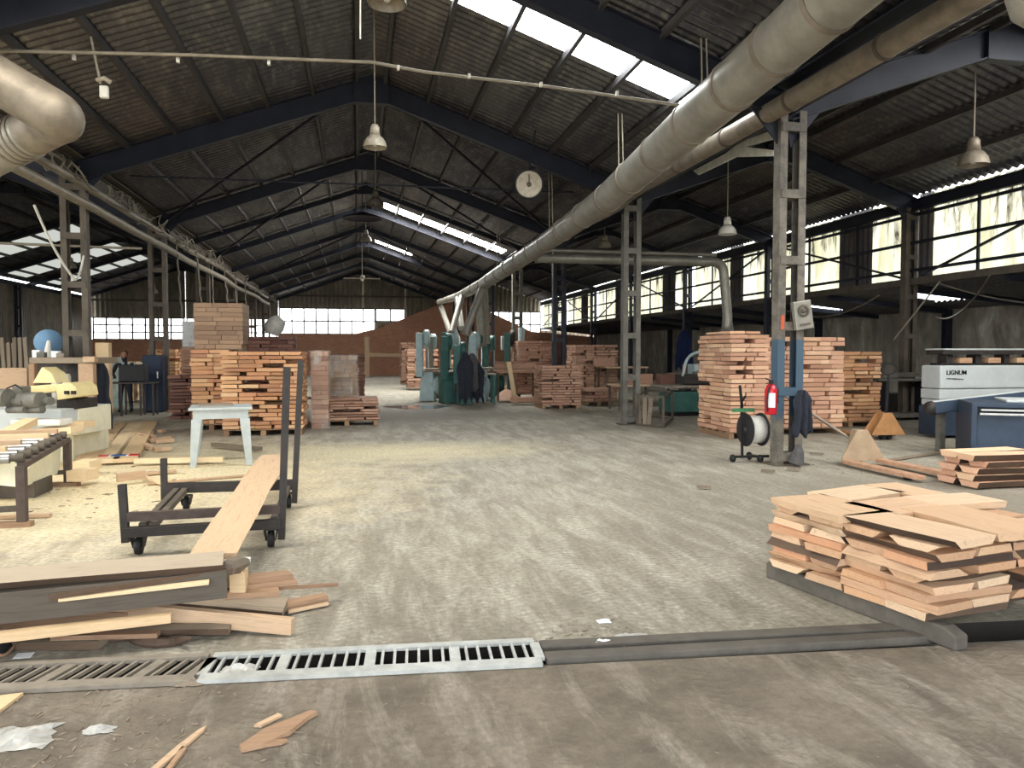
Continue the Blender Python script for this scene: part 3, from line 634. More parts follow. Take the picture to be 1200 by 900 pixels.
cable('drop_cable', EYE + ray(88, 328) * 14, EYE + ray(98, 300) * 14.6, .1, .02, M['white'], 'short end of the white loop on the first left column')
m_ = MB(); m_.tube([(-12, 20, 4.2), (-5.4, 19.6, 4.05), (-5.0, 19.6, 4.05)], .03, 8); thing_mesh(m_, 'conduit_pipe', M['pipe'], 'thin pipe crossing the left hall above the bench', 'pipe')
# conduit crossing the nave with clips
cp = empty('cross_conduit', (0.3, 10.5, 5.3), label='thin pale conduit spanning the hall between duct and left beam', cat='pipe')
m_ = MB(); m_.tube([(-4.2, 10.35, 5.2), (-2, 10.4, 5.33), (.2, 10.45, 5.42), (.9, 10.5, 5.36), (2.6, 10.55, 5.3), (4.9, 10.6, 5.16)], .022, 8); m_.build('conduit', M['pipe'], cp)
for x in (-3.4, -2.2, -1.1, .55, 1.5, 2.5, 3.6):
    z = 5.4 - abs(x - .3) * .045; m_ = MB(); m_.box((x, 10.47, z - .01), (.035, .05, .06)); m_.build('clip', M['white'], cp)
m_ = MB(); m_.tube([(.05, 8.9, 5.9), (.05, 8.9, 7.0)], .014, 6); m_.tube([(.05, 8.9, 5.1), (.06, 8.9, 5.9)], .01, 6); m_.build('hanger', M['white'], cp)
cable('cable', (-4.9, 6.2, 5.5), (4.6, 8.6, 5.9), .5, .012, M['cable'], 'thin cable crossing under the roof by the nearest lamp')
# ------------------------------------------------------------------ hanging lamps
def bell_lamp(x, y, z, r, label, lit=False, top=None, mat=None):
    e = empty('pendant_lamp', (x, y, z), label=label, cat='lamp', group='bell lamps under the roof'); T = Matrix.Translation((x, y, z)); s_ = r / .2; mat = mat or M['lamp']
    m_ = MB(); m_.lathe([(.2 * s_, 0), (.198 * s_, .02), (.18 * s_, .1 * s_), (.13 * s_, .17 * s_), (.085 * s_, .2 * s_), (.08 * s_, .195 * s_), (.12 * s_, .16 * s_), (.17 * s_, .095 * s_), (.185 * s_, .0)], 24, T); m_.build('lamp_shade', mat, e)
    m_ = MB(); m_.lathe([(.0, .38 * s_), (.05 * s_, .38 * s_), (.075 * s_, .34 * s_), (.088 * s_, .2 * s_), (.0, .2 * s_)], 18, T); m_.build('ballast_housing', mat, e)
    m_ = MB(); m_.lathe([(.0, .02), (.03 * s_, .03), (.055 * s_, .08 * s_), (.03 * s_, .16 * s_), (0, .17 * s_)], 12, T); m_.build('bulb', M['white'], e)
    t = top if top else z + 1.3
    m_ = MB(); m_.tube([(x, y, z + .38 * s_), (x, y, t)], .012, 6); m_.build('suspension_rod', M['pipe'], e); return e
bell_lamp(.32, 8.2, 5.2, .2, 'bell lamp on the ridge nearest the viewer, cut by the top edge', top=7.27)
bell_lamp(.3, 13.2, 5.02, .2, 'bell lamp on the ridge, second from the viewer', top=7.27)
bell_lamp(.45, 19.6, 5.25, .2, 'darker bell lamp on the ridge, third from the viewer', top=7.27, mat=M['steel_tan'])
bell_lamp(.28, 26.6, 5.35, .2, 'orange-tinted bell lamp on the ridge, fourth from the viewer', top=7.27, mat=M['pipe'])
bell_lamp(9.55, 10.6, 4.55, .23, 'dusty bell lamp hanging at the upper right edge', top=6.5, mat=M['galv_dark'])
bell_lamp(8.0, 15.8, 4.2, .2, 'bell lamp half hidden behind the extinguisher column', top=6.02, mat=M['white'])
bell_lamp(7.6, 23.2, 4.9, .2, 'bell lamp between second and third right columns', top=5.87)
bell_lamp(-10.6, 21, 4.95, .21, 'bell lamp far left near the elbow duct', top=7.1)
bell_lamp(-11, 33, 4.9, .21, 'bell lamp in the left hall above the dark blue cabinet', top=7.2)
bell_lamp(-8.5, 35, 4.1, .2, 'bell lamp low in the left hall by the notice column', top=6.37)
bell_lamp(-12.4, 18.4, 4.4, .2, 'bell lamp at the left frame edge', top=6.88)
# round fan disc on the right slope
fc = EYE + ray(620, 216) * 15.5
e = empty('disc_fan', fc, label='round pale disc fan hanging under the right roof slope', cat='fan')
Mx = Matrix.Translation(fc) @ (ray(620, 216)).to_track_quat('Z', 'Y').to_matrix().to_4x4()
m_ = MB(); m_.lathe([(0, .0), (.2, .0), (.235, -.015), (.262, -.02), (.262, .08), (.2, .12), (0, .13)], 32, Mx); m_.build('disc', M['lamp'], e)
m_ = MB(); m_.lathe([(.268, -.03), (.292, -.03), (.292, .07), (.268, .07)], 32, Mx); m_.build('rim', M['steel'], e)
m_ = MB(); m_.lathe([(0, -.05), (.035, -.05), (.05, 0)], 16, Mx); m_.bar(Mx @ Vector((0, 0, -.02)), Mx @ Vector((0, .2, -.02)), .02, .02); m_.build('hub', M['steel_tan'], e)
m_ = MB(); m_.tube([fc + Vector((0, .1, .2)), (fc.x + .15, fc.y + .1, zn(fc.x) + .2)], .015, 6); m_.build('suspension_rod', M['steel'], e)
# wide flat lamp under the ridge
e = empty('flat_lamp', (.2, 24.5, 5.75), label='wide dark flat lamp hanging on the ridge above the orange-tinted lamp', cat='lamp')
m_ = MB(); m_.lathe([(.62, 0), (.6, .03), (.1, .2), (0, .22)], 20, Matrix.Translation((.15, 24.5, 5.75))); m_.build('lamp_shade', M['steel'], e)
m_ = MB(); m_.tube([(.15, 24.5, 5.9), (.15, 24.5, 7.25)], .015, 6); m_.build('suspension_rod', M['steel'], e)
e = empty('ceiling_fan', (.2, 36, 4.95), label='small pale fan hanging on the ridge far down the hall', cat='fan')
m_ = MB(); m_.bar((-.65, 36, 4.98), (1.0, 36, 4.98), .14, .04); m_.bar((.2, 35.3, 4.98), (.2, 36.7, 4.98), .14, .04); m_.build('blade', M['galv_dark'], e)
m_ = MB(); m_.lathe([(0, .12), (.1, .1), (.12, 0), (.06, -.12), (0, -.14)], 14, Matrix.Translation((.2, 36, 5))); m_.tube([(.2, 36, 5.1), (.2, 36, 7.26)], .02, 6); m_.build('motor', M['white'], e)
# little floodlight on a drop rod at the left
q = atY(120, 104, 10.4); e = empty('small_floodlight', q, label='small white floodlight on a drop rod at the upper left', cat='lamp')
m_ = MB(); m_.tube([q + Vector((-.12, 0, .62)), q + Vector((-.02, 0, .06))], .016, 6); m_.build('drop_rod', M['pipe'], e)
m_ = MB(); m_.tube([q + Vector((-.06, 0, .1)), q + Vector((.03, -.03, .12)), q + Vector((.1, 0, .08))], .03, 8); m_.build('bracket', M['lamp'], e)
m_ = MB(); m_.box(q + Vector((.02, 0, -.04)), (.1, .07, .15)); m_.build('lamp_head', M['white'], e, bevel=.015)

# tangles of wire where the left beam meets the columns
for i, (u, v, d_) in enumerate(((280, 300, 27), (262, 292, 24), (298, 312, 31), (240, 283, 21), (318, 330, 38), (150, 262, 16.5))):
    c = Vector((-5.12, (24.5, 20.5, 29, 17.8, 36, 14.8)[i], 4.98)); pts = []; r_ = random.Random(i)
    for k in range(26): a = k * 1.15; pts.append(c + Vector((.08 + r_.uniform(-.2, .2), (k - 13) * .11, .28 * math.sin(a) * r_.uniform(.4, 1) - .1)))
    m_ = MB(); m_.tube(pts, .02, 5); thing_mesh(m_, 'cable_tangle', M['pipe'], 'tangled pale wires on the left beam, ' + ('above the big left stack', 'left of the main tangle', 'above the tall bundle', 'near the third column', 'farthest', 'by the first column')[i], 'cable', 'wire tangles on the left beam')
for i, (x0, z0, x1, y1, z1) in enumerate(((13.0, 3.1, 16.5, 15, 2.5), (12.9, 3.2, 16, 19, 2.6), (12.9, 3.3, 15.5, 12.5, 2.7), (13, 3.05, 13.2, 22, 2.9))):
    cable('cable', (x0, 12 + i * 1.8, z0), (x1, y1, z1), .35, .02, M['cable'], 'cable sagging below the lean-to roof, %s of four' % ORD[i], 'cables under the lean-to roof')
m_ = MB(); m_.bar((12.9, 15.2, 3.2), (12.6, 16.3, 1.9), .03, .03); thing_mesh(m_, 'conduit_pipe', M['pipe'], 'thin pipe slanting down to the second wall column', 'pipe')

pts = [atX(u, v, 6.12) for u, v in ((906, 152), (906, 163), (872, 172), (906, 176), (906, 183), (862, 184), (818, 205), (812, 200), (850, 180), (868, 166))]
m_ = MB(); m_.prism(pts, (.025, 0, 0)); thing_mesh(m_, 'torn_sheet', M['tornfilm'], 'torn pale sheet hanging below the side duct left of the extinguisher column', 'sheet')
# ------------------------------------------------------------------ planks and slabs
def live_mesh(name, ln, wd, th, seed, mat, barkmat, wob=.06, skew=.5, nseg=8, taper=0):
    r = random.Random(seed); bm = bmesh.new(); rows = []
    ph = [r.uniform(0, 6.28) for _ in range(4)]
    for i in range(nseg + 1):
        t = i / nseg; x = (t - .5) * ln
        a = 1 + wob * math.sin(ph[0] + 5 * t) + wob * .5 * math.sin(ph[1] + 13 * t); b = 1 + wob * math.sin(ph[2] + 4 * t) + wob * .5 * math.sin(ph[3] + 11 * t)
        k = 1 - taper * t; yt0, yt1 = -wd / 2 * a * k, wd / 2 * b * k; s0, s1 = th * skew * (1 + .3 * math.sin(9 * t + ph[1])), th * skew * 1.2 * (1 + .3 * math.sin(7 * t + ph[2]))
        rows.append([bm.verts.new(p) for p in ((x, yt0, th), (x, yt1, th), (x, yt1 - s1, 0), (x, yt0 + s0, 0))])
    for i in range(nseg):
        A, B = rows[i], rows[i + 1]
        for j in range(4):
            f = bm.faces.new((A[j], A[(j + 1) % 4], B[(j + 1) % 4], B[j])); f.material_index = 1 if j in (1, 3) else 0
    bm.faces.new(rows[0]); bm.faces.new(list(reversed(rows[-1])))
    bmesh.ops.recalc_face_normals(bm, faces=bm.faces)
    me = bpy.data.meshes.new(name); bm.to_mesh(me); bm.free(); me.materials.append(mat); me.materials.append(barkmat); return me
def put(name, me, M4, label, cat, group=None):
    o = bpy.data.objects.new(name, me); COL.objects.link(o); o.matrix_world = M4; WORLDM[o.name] = M4; return tag(o, label, cat, group)
def plank(p0, p1, wd, th, mat, label, roll=0, live=0, name='plank', cat='plank', group=None, skew=0, seed=None, taper=0):
    p0 = Vector(p0); p1 = Vector(p1); d = p1 - p0; ln = d.length; X = d.normalized(); Y = Vector((0, 0, 1)).cross(X).normalized(); Z = X.cross(Y)
    m3 = Matrix((X, Y, Z)).transposed() @ Matrix.Rotation(R(roll), 3, 'X')
    me = live_mesh(name, ln, wd, th, seed or rnd.randint(0, 9999), mat, mat if not live else M['bark'], wob=live or .004, skew=skew or (.5 if live else .02), nseg=12 if live else 2, taper=taper)
    return put(name, me, Matrix.Translation((p0 + p1) / 2 - m3 @ Vector((0, 0, th / 2))) @ m3.to_4x4(), label, cat, group)
# near right pile of live-edge slabs on runners
PO = Vector((3.06, 3.62, 0)); pa = R(11); PM = Matrix.Translation(PO) @ Matrix.Rotation(pa, 4, 'Z')
slabs = [live_mesh('slab', 1, 1, 1, 40 + i, M['w_slab'], M['bark'], wob=.035, skew=.0) for i in range(2)]
def slab_me(i): return live_mesh('slab', .65, .335, .048, 300 + i, M['w_slab'], M['bark'] if i % 2 else M['w_slab'], wob=.05, skew=(.3, .9, .12, 1.3, .5)[i % 5])
SL = [slab_me(i) for i in range(9)]
zz = .115; LAY = 9; pr = random.Random(3); PL, PW = 1.34, 1.30
for k in range(LAY):
    along_x = k % 2 == 0; n = 4; idx = 0
    for r_ in range(2):
        for c_ in range(n):
            if k == LAY - 1 and (r_, c_) in ((1, 3),): continue
            if k == LAY - 1: ln, wdt = .66, .25
            cx, cy = (PL * (r_ + .5) / 2, PW * (c_ + .5) / n) if along_x else (PL * (c_ + .5) / n, PW * (r_ + .5) / 2)
            cx += pr.uniform(-.03, .035); cy += pr.uniform(-.012, .012)
            ang = (0 if along_x else PI / 2) + R(pr.uniform(-5, 5)) + (PI if pr.random() < .5 else 0)
            flip = pr.random() < .5
            S = Matrix.Diagonal((pr.uniform(.97, 1.02), pr.uniform(.86, .97), .94, 1))
            T = PM @ Matrix.Translation((cx, cy, zz + (.0455 if flip else 0))) @ Matrix.Rotation(ang, 4, 'Z') @ (Matrix.Rotation(PI, 4, 'X') if flip else Matrix()) @ S
            pos = ('the front' if cy < .35 else 'the back' if cy > .95 else 'the middle')
            side = ['leftmost', 'second from left', 'third from left', 'fourth from left', 'fifth from left'][c_ if not along_x else r_]
            dep = ['nearest', 'second', 'middle', 'fourth', 'farthest'][c_ if along_x else (0 if r_ == 0 else 4)]
            put('live_edge_slab', SL[pr.randrange(9)], T, 'slab in %s layer of near right pile, %s, %s row' % (ORD[k], side, dep), 'slab', 'live-edge slabs in the near right pile')
    zz += .0475
# loose pale slabs lying on top
tops = [((.19, .93, 0), .66, .44, 86), ((.19, .27, 0), .74, .36, 94), ((.68, .25, .004), .74, .46, 82), ((.64, .74, 0), .62, .40, 3), ((1.12, .74, .002), .56, .34, -6), ((.72, 1.2, 0), .62, .36, 8), ((1.15, 1.16, 0), .5, .3, 84)]
tn = ['at the back left corner, overhanging', 'bark-edged, at the near left corner', 'broad and reddish, at the front', 'in the middle', 'at the right end', 'at the back', 'at the far back right']
for (c, ln, wd_, an), t_ in zip(tops, tn):
    me = live_mesh('slab', ln, wd_, .046, int(ln * 1000 + an + 200), M['w_slab'], M['bark'] if 'bark' in t_ else M['w_slab'], wob=.03, skew=.9 if 'bark' in t_ else .25)
    put('live_edge_slab', me, PM @ Matrix.Translation((c[0], c[1], zz + .001 + c[2])) @ Matrix.Rotation(R(an), 4, 'Z'), 'loose slab topping the near right pile, ' + t_, 'slab', 'loose slabs on the near right pile')
for i, x in enumerate((.03, 1.12)):
    m_ = MB(); pts = [PM @ Vector(q) for q in ((x, -.13 + .5 * i, .0), (x, 1.35, 0), (x, 1.35, .112), (x, -.05 + .5 * i, .112), (x, -.13 + .5 * i, .08))]
    m_.prism(pts, PM.to_3x3() @ Vector((.1, 0, 0))); thing_mesh(m_, 'timber_runner', M['beamgrey'], 'grey timber runner under the near right pile, %s from left' % ORD[i], 'runner', 'runners under the near right pile', bevel=.012)
# small reddish pile behind it at the right edge
sp = G(1142, 574); sr = random.Random(8)
for k in range(5):
    for j in range(2):
        o_ = Vector((.55 + sr.uniform(-.04, .04) + (.12 if k == 3 else 0), .12 + j * .34, .02 + k * .078))
        me = live_mesh('slab', 1.05, .3, .07, 800 + k * 3 + j, M['w_right'], M['bark'], wob=.05, skew=.5)
        put('live_edge_slab', me, Matrix.Translation(sp + o_) @ Matrix.Rotation(R(sr.uniform(-4, 4)), 4, 'Z'), 'pink slab in small pile at right edge, %s layer, %s row' % (ORD[k], 'near' if j == 0 else 'far'), 'slab', 'thick pink slabs at the right edge')
# ------------------------------------------------------------------ left heap of long offcuts
P_ = lambda u, v, z: G(u, v, z)
heap = [
 (P_(-200, 728, .2), P_(205, 694, .22), .1, .03, 'w_tan', 0, 'tan board wedged behind the thick dark beam', 0),
 (P_(30, 682, .36), P_(186, 666, .36), .08, .02, 'w_pale', 0, 'narrow pale strip just below the top plank', 0),
 (P_(150, 740, .05), P_(270, 737, .04), .1, .04, 'w_grey', 0, 'short grey board on the floor under the tan board', .03),
 (P_(205, 676, .3), P_(287, 664, .33), .1, .02, 'w_tan', -10, 'short tan board under the splintered stub', 0),
 (P_(-200, 752, .03), P_(130, 745, .03), .30, .05, 'w_grey', 0, 'greyed plank lowest in the left heap, flat on the ground', .03),
 (P_(60, 742, .03), P_(300, 722, .03), .34, .05, 'w_grey', 0, 'broad grey slab on the ground under the left heap', .04),
 (P_(-180, 735, .09), P_(225, 708, .08), .3, .05, 'w_brown', 0, 'brown board hidden low in the left heap', 0),
 (P_(62, 746, .08), P_(186, 743, .07), .06, .025, 'w_brown', 0, 'thin orange-brown batten with pale top near the bark strip', 0),
 (P_(-220, 772, .12), P_(201, 723, .15), .07, .045, 'w_pale', 0, 'bright planed plank low at the front of the left heap', 0),
 (P_(120, 712, .12), P_(343, 734, .05), .05, .09, 'w_tan', 0, 'tan board standing on edge, ending lowest at the right', 0),
 (P_(180, 700, .15), P_(334, 713, .06), .16, .045, 'w_grey', 12, 'grey board with pointed end above the tan board', .03),
 (P_(-260, 738, .25), P_(266, 681, .27), .14, .16, 'w_dkgrey', 0, 'thick dark grey beam across the left heap', 0),
 (P_(262, 694, .14), P_(326, 691, .12), .2, .035, 'w_brown', 0, 'dark brown board end right of the thick beam', 0),
 (P_(240, 684, .2), P_(340, 675, .16), .12, .05, 'w_brown', 0, 'brown board end topmost at the right of the heap', 0),
 (P_(272, 688, .16), P_(346, 681, .14), .1, .03, 'w_brown', 0, 'thin brown batten below the topmost brown board end', 0),
 (P_(300, 691, .12), P_(396, 685, .10), .025, .02, 'w_brown', 0, 'long thin stick poking farthest right from the heap', 0),
 (P_(330, 709, .05), P_(382, 699, .05), .08, .03, 'w_brown', 0, 'short dark board on the floor at the right tip', 0),
 (P_(336, 716, .02), P_(383, 706, .02), .06, .02, 'w_tan', 0, 'short pale batten on the floor at the right tip', 0),
 (P_(-240, 715, .27), P_(160, 672, .33), .2, .04, 'w_pale', 0, 'pale board below the grey top plank', 0),
 (P_(-230, 718, .30), P_(66, 688, .31), .2, .06, 'w_brown', 0, 'pink-brown thick board ending near the left frame edge', 0),
 (P_(60, 700, .29), P_(282, 668, .33), .12, .035, 'w_tan', -14, 'tan board slanting up to the right under the top plank', .03),
 (P_(70, 702, .285), P_(245, 682, .31), .06, .015, 'w_pale', 0, 'thin white-topped batten on the thick beam', 0),
 (P_(-260, 700, .38), P_(262, 658, .38), .2, .045, 'w_greytan', 9, 'wide grey plank topmost on the left heap', .02),
]
for (a, b, w_, t_, mt, ro, lb, lv) in heap:
    plank(a, b, w_, t_, M[mt], lb, roll=ro, live=lv, group='long offcuts in the left heap')
m_ = MB(); m_.box(P_(276, 682, .2) + Vector((.02, 0, .0)), (.09, .13, .14)); thing_mesh(m_, 'wood_block', M['w_pale'], 'pale block against the end of the thick beam', 'block')
m_ = MB(); m_.tube([P_(268, 665, .36), P_(282, 660, .36), P_(291, 658, .36)], [.05, .045, .02], 7, smooth=False); thing_mesh(m_, 'wood_block', M['w_grey'], 'splintered grey stub at the end of the top plank', 'block')
m_ = MB(); m_.box(P_(286, 657, .33), (.07, .05, .03)); thing_mesh(m_, 'wood_block', M['paper'], 'small white block behind the heap tip', 'block')
c_ = [P_(150 + i * 12, 748 + 6 * math.sin(i / 6 * PI), .02 + (.05 if i > 5 else 0)) for i in range(7)]
m_ = MB(); m_.tube(c_, [.01, .03, .035, .035, .03, .03, .008], 6, smooth=False); thing_mesh(m_, 'bark_strip', M['bark'], 'curled dark bark strip below the heap', 'bark')
# dark roller with reddish rim at the left edge
q = P_(4, 768, 0); e = empty('wheel', q, label='dark wheel with reddish rim peeking out at the left edge', cat='wheel')
T = Matrix.Translation(q + Vector((-.03, .0, .075))) @ Matrix.Rotation(R(90), 4, 'Y') @ Matrix.Rotation(R(20), 4, 'X')
m_ = MB(); m_.lathe([(0, -.05), (.055, -.05), (.06, -.02), (.06, .02), (.055, .05), (0, .05)], 20, T); m_.build('tyre', M['dark'], e)
m_ = MB(); m_.lathe([(.06, .03), (.074, .03), (.074, .055), (.06, .055)], 20, T); m_.build('rim', M['w_brown'], e)
# ------------------------------------------------------------------ drain grates and rails
dirv = Vector((1, -.075, 0)).normalized(); dn = Vector((.075, 1, 0)).normalized()
def dpt(x, off, z=0): return Vector((x, dl(x), z)) + dn * off
def grate(x0, x1, mat, label, slant, grp):
    m_ = MB()
    m_.bar(dpt(x0, -.135, .012), dpt(x1, -.135, .012), .085, .02); m_.bar(dpt(x0, .15, .012), dpt(x1, .15, .012), .05, .02)
    n = int((x1 - x0) / .062)
    for i in range(n + 1):
        x = x0 + (x1 - x0) * i / n; wd_ = .055 if i % 7 == 6 else .014
        if i in (0, n): wd_ = .05
        m_.bar(dpt(x + (slant if slant else 0) * -.5, -.09, .008), dpt(x + slant * .5, .12, .008), wd_, .018)
    thing_mesh(m_, 'drain_grate', mat, label, 'grate', 'grates over the floor drain')
grate(-.765, .92, M['zinc'], 'bright zinc grate in the floor drain, right one', .0, 0)
grate(-2.3, -.79, M['zinc_dirty'], 'muddy grate with slanted slots in the floor drain, left one', .06, 0)
m_ = MB(); m_.bar(dpt(.95, .095, .0), dpt(3.2, .12, .0), .10, .04); thing_mesh(m_, 'drain_rail', M['beamgrey'], 'back grey beam laid in the drain right of the grates', 'rail', bevel=.008)
m_ = MB(); m_.bar(dpt(.95, -.075, .0), dpt(3.2, -.03, .0), .10, .05); thing_mesh(m_, 'drain_rail', M['beamgrey'], 'front grey beam laid in the drain right of the grates', 'rail', bevel=.008)
# ------------------------------------------------------------------ floor litter
def litter(name, u, v, pts, th, mat, label, cat, z=0.002):
    o = G(u, v, 0); m_ = MB(); m_.prism([o + Vector((x, y, z)) for x, y in pts], (0, 0, th)); return thing_mesh(m_, name, mat, label, cat)
litter('paper_scrap', 29, 769, [(-.045, -.035), (.04, -.035), (.035, .04), (-.05, .04)], .002, M['paper'], 'square white paper scrap by the left heap', 'paper')
litter('wood_offcut', 326, 862, [(-.13, -.12), (-.05, -.1), (.05, -.01), (.11, .1), (.15, .15), (.12, .165), (.05, .11), (-.06, .03), (-.14, -.09)], .02, M['w_brown'], 'wavy brown offcut on the ground before the grate', 'offcut')
litter('wood_offcut', 316, 846, [(-.06, -.04), (-.03, -.05), (.05, .03), (.03, .05)], .012, M['w_tan'], 'small pale piece behind the wavy offcut', 'offcut')
litter('wood_offcut', 322, 873, [(-.05, -.02), (.03, -.01), (.05, .01), (.0, .02), (-.05, .0)], .014, M['w_brown'], 'short rounded piece in front of the wavy offcut', 'offcut')
litter('wood_splinter', 207, 878, [(-.06, -.16), (-.03, -.16), (.02, -.04), (.08, .12), (.085, .16), (.06, .13), (.0, .0)], .012, M['w_tan'], 'long pale splinter at the bottom left', 'splinter')
litter('wood_splinter', 204, 893, [(-.02, -.1), (.0, -.1), (.03, .08), (.01, .1)], .012, M['w_brown'], 'reddish splinter crossing the long pale one', 'splinter')
litter('board_scrap', 2, 828, [(-.1, -.1), (.02, -.1), (.05, .1), (-.1, .08)], .015, M['w_pale'], 'pale board corner at the left frame edge', 'board')
def crumple(name, c, sx, sy, sz, mat, label, cat, seed):
    r = random.Random(seed); m_ = MB(); n = 9; vs = []
    for i in range(n):
        for j in range(n):
            a, b = i / (n - 1) * 2 - 1, j / (n - 1) * 2 - 1; rr = max(abs(a), abs(b))
            vs.append(c + Vector((a * sx * (1 + r.uniform(-.2, .2)), b * sy * (1 + r.uniform(-.2, .2)), .004 + (1 - rr) * sz * r.uniform(.3, 1.2))))
    fs = [(i * n + j, (i + 1) * n + j, (i + 1) * n + j + 1, i * n + j + 1) for i in range(n - 1) for j in range(n - 1)]
    m_.add(vs, fs); return thing_mesh(m_, name, mat, label, cat)
crumple('plastic_film', G(22, 866), .13, .10, .05, M['bagw'], 'crumpled clear plastic film at the lower left', 'plastic film', 1)
crumple('plastic_film', G(116, 857), .06, .03, .04, M['bagw'], 'small white film scrap among the chips', 'plastic film', 2)
crumple('plastic_film', G(281, 786), .09, .05, .04, M['bagw'], 'torn white film caught on the grate joint', 'plastic film', 3)
crumple('plastic_film', G(222, 802), .07, .03, .04, M['w_grey'], 'muddy rag at the front of the drain', 'rag', 4)
crumple('paper_scrap', G(703, 755), .1, .035, .03, M['paper'], 'torn white paper strip behind the grey drain beam', 'paper', 5)
crumple('paper_scrap', G(708, 729), .04, .03, .02, M['paper'], 'small torn white paper above the strip', 'paper', 6)
crumple('paper_scrap', G(738, 746), .09, .03, .02, M['bagw'], 'grey torn paper bits right of the white strip', 'paper', 7)
crumple('paper_scrap', G(885, 743), .05, .015, .015, M['paper'], 'thin white scrap near the slab pile', 'paper', 8)
# bark shreds and chips: far too many to count
m_ = MB(); r = random.Random(21)
def chip(c, s):
    a = r.uniform(0, PI); l_, w_ = s * r.uniform(.6, 1.5), s * r.uniform(.15, .4); X = Vector((math.cos(a), math.sin(a), 0)) * l_; Y = Vector((-math.sin(a), math.cos(a), 0)) * w_
    c = Vector((c[0], c[1], .001)); m_.prism([c - X, c - Y * .8, c + X, c + Y], (0, 0, s * r.uniform(.08, .3)))
for i in range(230):
    u, v = r.gauss(120, 110), r.uniform(800, 900); c = G(max(-60, u), v); chip(c, r.uniform(.006, .022))
for i in range(120): c = G(r.gauss(710, 40), r.gauss(745, 8)); chip(c, r.uniform(.005, .018))
for i in range(260): chip((r.uniform(-4, 5), r.uniform(4.3, 13)), r.uniform(.004, .014))
for i in range(120): chip((r.uniform(-.5, 3), r.uniform(2.2, 3.6)), r.uniform(.003, .01))
for i in range(150): chip((r.uniform(-4.5, -2), r.uniform(8, 12.5)), r.uniform(.01, .04))
for i in range(60): chip((r.uniform(5.4, 7.2), r.uniform(9, 11)), r.uniform(.01, .03))
o = m_.build('wood_chips', M['w_grey'], origin=(0, 0, 0)); tag(o, 'wood chips and bark shreds scattered over the floor', 'wood chips', kind='stuff')
m_ = MB(); q = G(490, 477); m_.add([q + Vector((.9 * math.cos(a) * (1 + .25 * math.sin(3 * a)), .95 * math.sin(a) * (1 + .2 * math.cos(2 * a)), .003)) for a in [i * PI / 16 for i in range(32)]], [tuple(range(32))])
pm, nt_, b_ = newmat('shallow_water'); b_.inputs['Base Color'].default_value = (.2, .23, .26, 1); b_.inputs['Roughness'].default_value = .04; b_.inputs['Specular IOR Level'].default_value = 1.0
tag(m_.build('puddle', pm), 'shallow puddle on the floor right of the low pallet stack', 'puddle', kind='stuff')
# ------------------------------------------------------------------ steel cart with live-edge plank
fl, fr_, bl_, brr = G(148, 650), G(330, 640), G(193, 600), G(345, 596)
cart = empty('timber_cart', (fl + brr) / 2, label='low dark steel timber cart with two tall and two short stakes', cat='cart')
def stake(p, z0, z1, lean=(0, 0), w_=.055):
    m_ = MB(); m_.bar(p + Vector((0, 0, z0)), p + Vector((lean[0], lean[1], z1)), w_, w_ * 1.1, (0, 1, 0)); m_.build('stake', M['darkiron'], cart)
stake(fl, .1, .56, (-.02, 0)); stake(bl_, .06, .54); stake(fr_, .06, 1.48, (.06, 0)); stake(brr, .06, 1.52, (.08, 0))
fz = Vector((0, 0, 1))
m_ = MB(); m_.bar(fl + fz * .3, fr_ + fz * .31, .06, .07); m_.build('upper_crossbar', M['iron'], cart)
m_ = MB(); m_.bar(fl + fz * .19 + Vector((0, -.05, 0)), fr_ + fz * .2 + Vector((0, -.05, 0)), .09, .07); m_.build('lower_crossbar', M['darkiron'], cart)
m_ = MB(); m_.bar(bl_ + fz * .24, brr + fz * .25, .07, .1); m_.build('rear_crossbar', M['darkiron'], cart)
for dx in (.12, .2): m_ = MB(); m_.bar(fl + Vector((dx, 0, .22)), bl_ + Vector((dx, 0, .22)), .05, .05); m_.build('side_rail', M['steel_tan'], cart)
m_ = MB(); m_.bar(fr_ + Vector((-.06, 0, .22)), brr + Vector((-.06, 0, .22)), .05, .05); m_.build('side_rail', M['steel_tan'], cart)
for p, dx in ((fl, .1), (fr_, -.08), (bl_, .2), (brr, -.06)):
    c = p + Vector((dx, -.02 if p in (fl, fr_) else .03, 0)); m_ = MB(); m_.box(c + fz * .155, (.1, .1, .012)); m_.prism([c + Vector(q) for q in ((-.055, -.06, .15), (-.055, .06, .15), (-.04, .03, .06), (-.04, -.03, .06))], (.008, 0, 0)); m_.prism([c + Vector(q) for q in ((.047, -.06, .15), (.047, .06, .15), (.032, .03, .06), (.032, -.03, .06))], (.008, 0, 0)); cf = m_.build('caster', M['darkiron'], cart)
    m_ = MB(); m_.lathe([(0, -.024), (.066, -.024), (.072, 0), (.066, .024), (0, .024)], 18, Matrix.Translation(c + fz * .072) @ Matrix.Rotation(R(90), 4, 'Y')); m_.build('wheel', M['dark'], cf)
a, b = G(250, 652, .37), G(322, 534, .34)
me = live_mesh('slab', (b - a).length, .31, .035, 5, M['w_tan'], M['w_tan'], wob=.09, skew=.5, nseg=16)
X = (b - a).normalized(); Y = Vector((0, 0, 1)).cross(X).normalized(); Zv = X.cross(Y)
put('live_edge_plank', me, Matrix.Translation((a + b) / 2 + Vector((0, 0, -.02))) @ Matrix((X, Y, Zv)).transposed().to_4x4(), 'long wavy-edged plank lying lengthwise across the steel cart', 'plank')
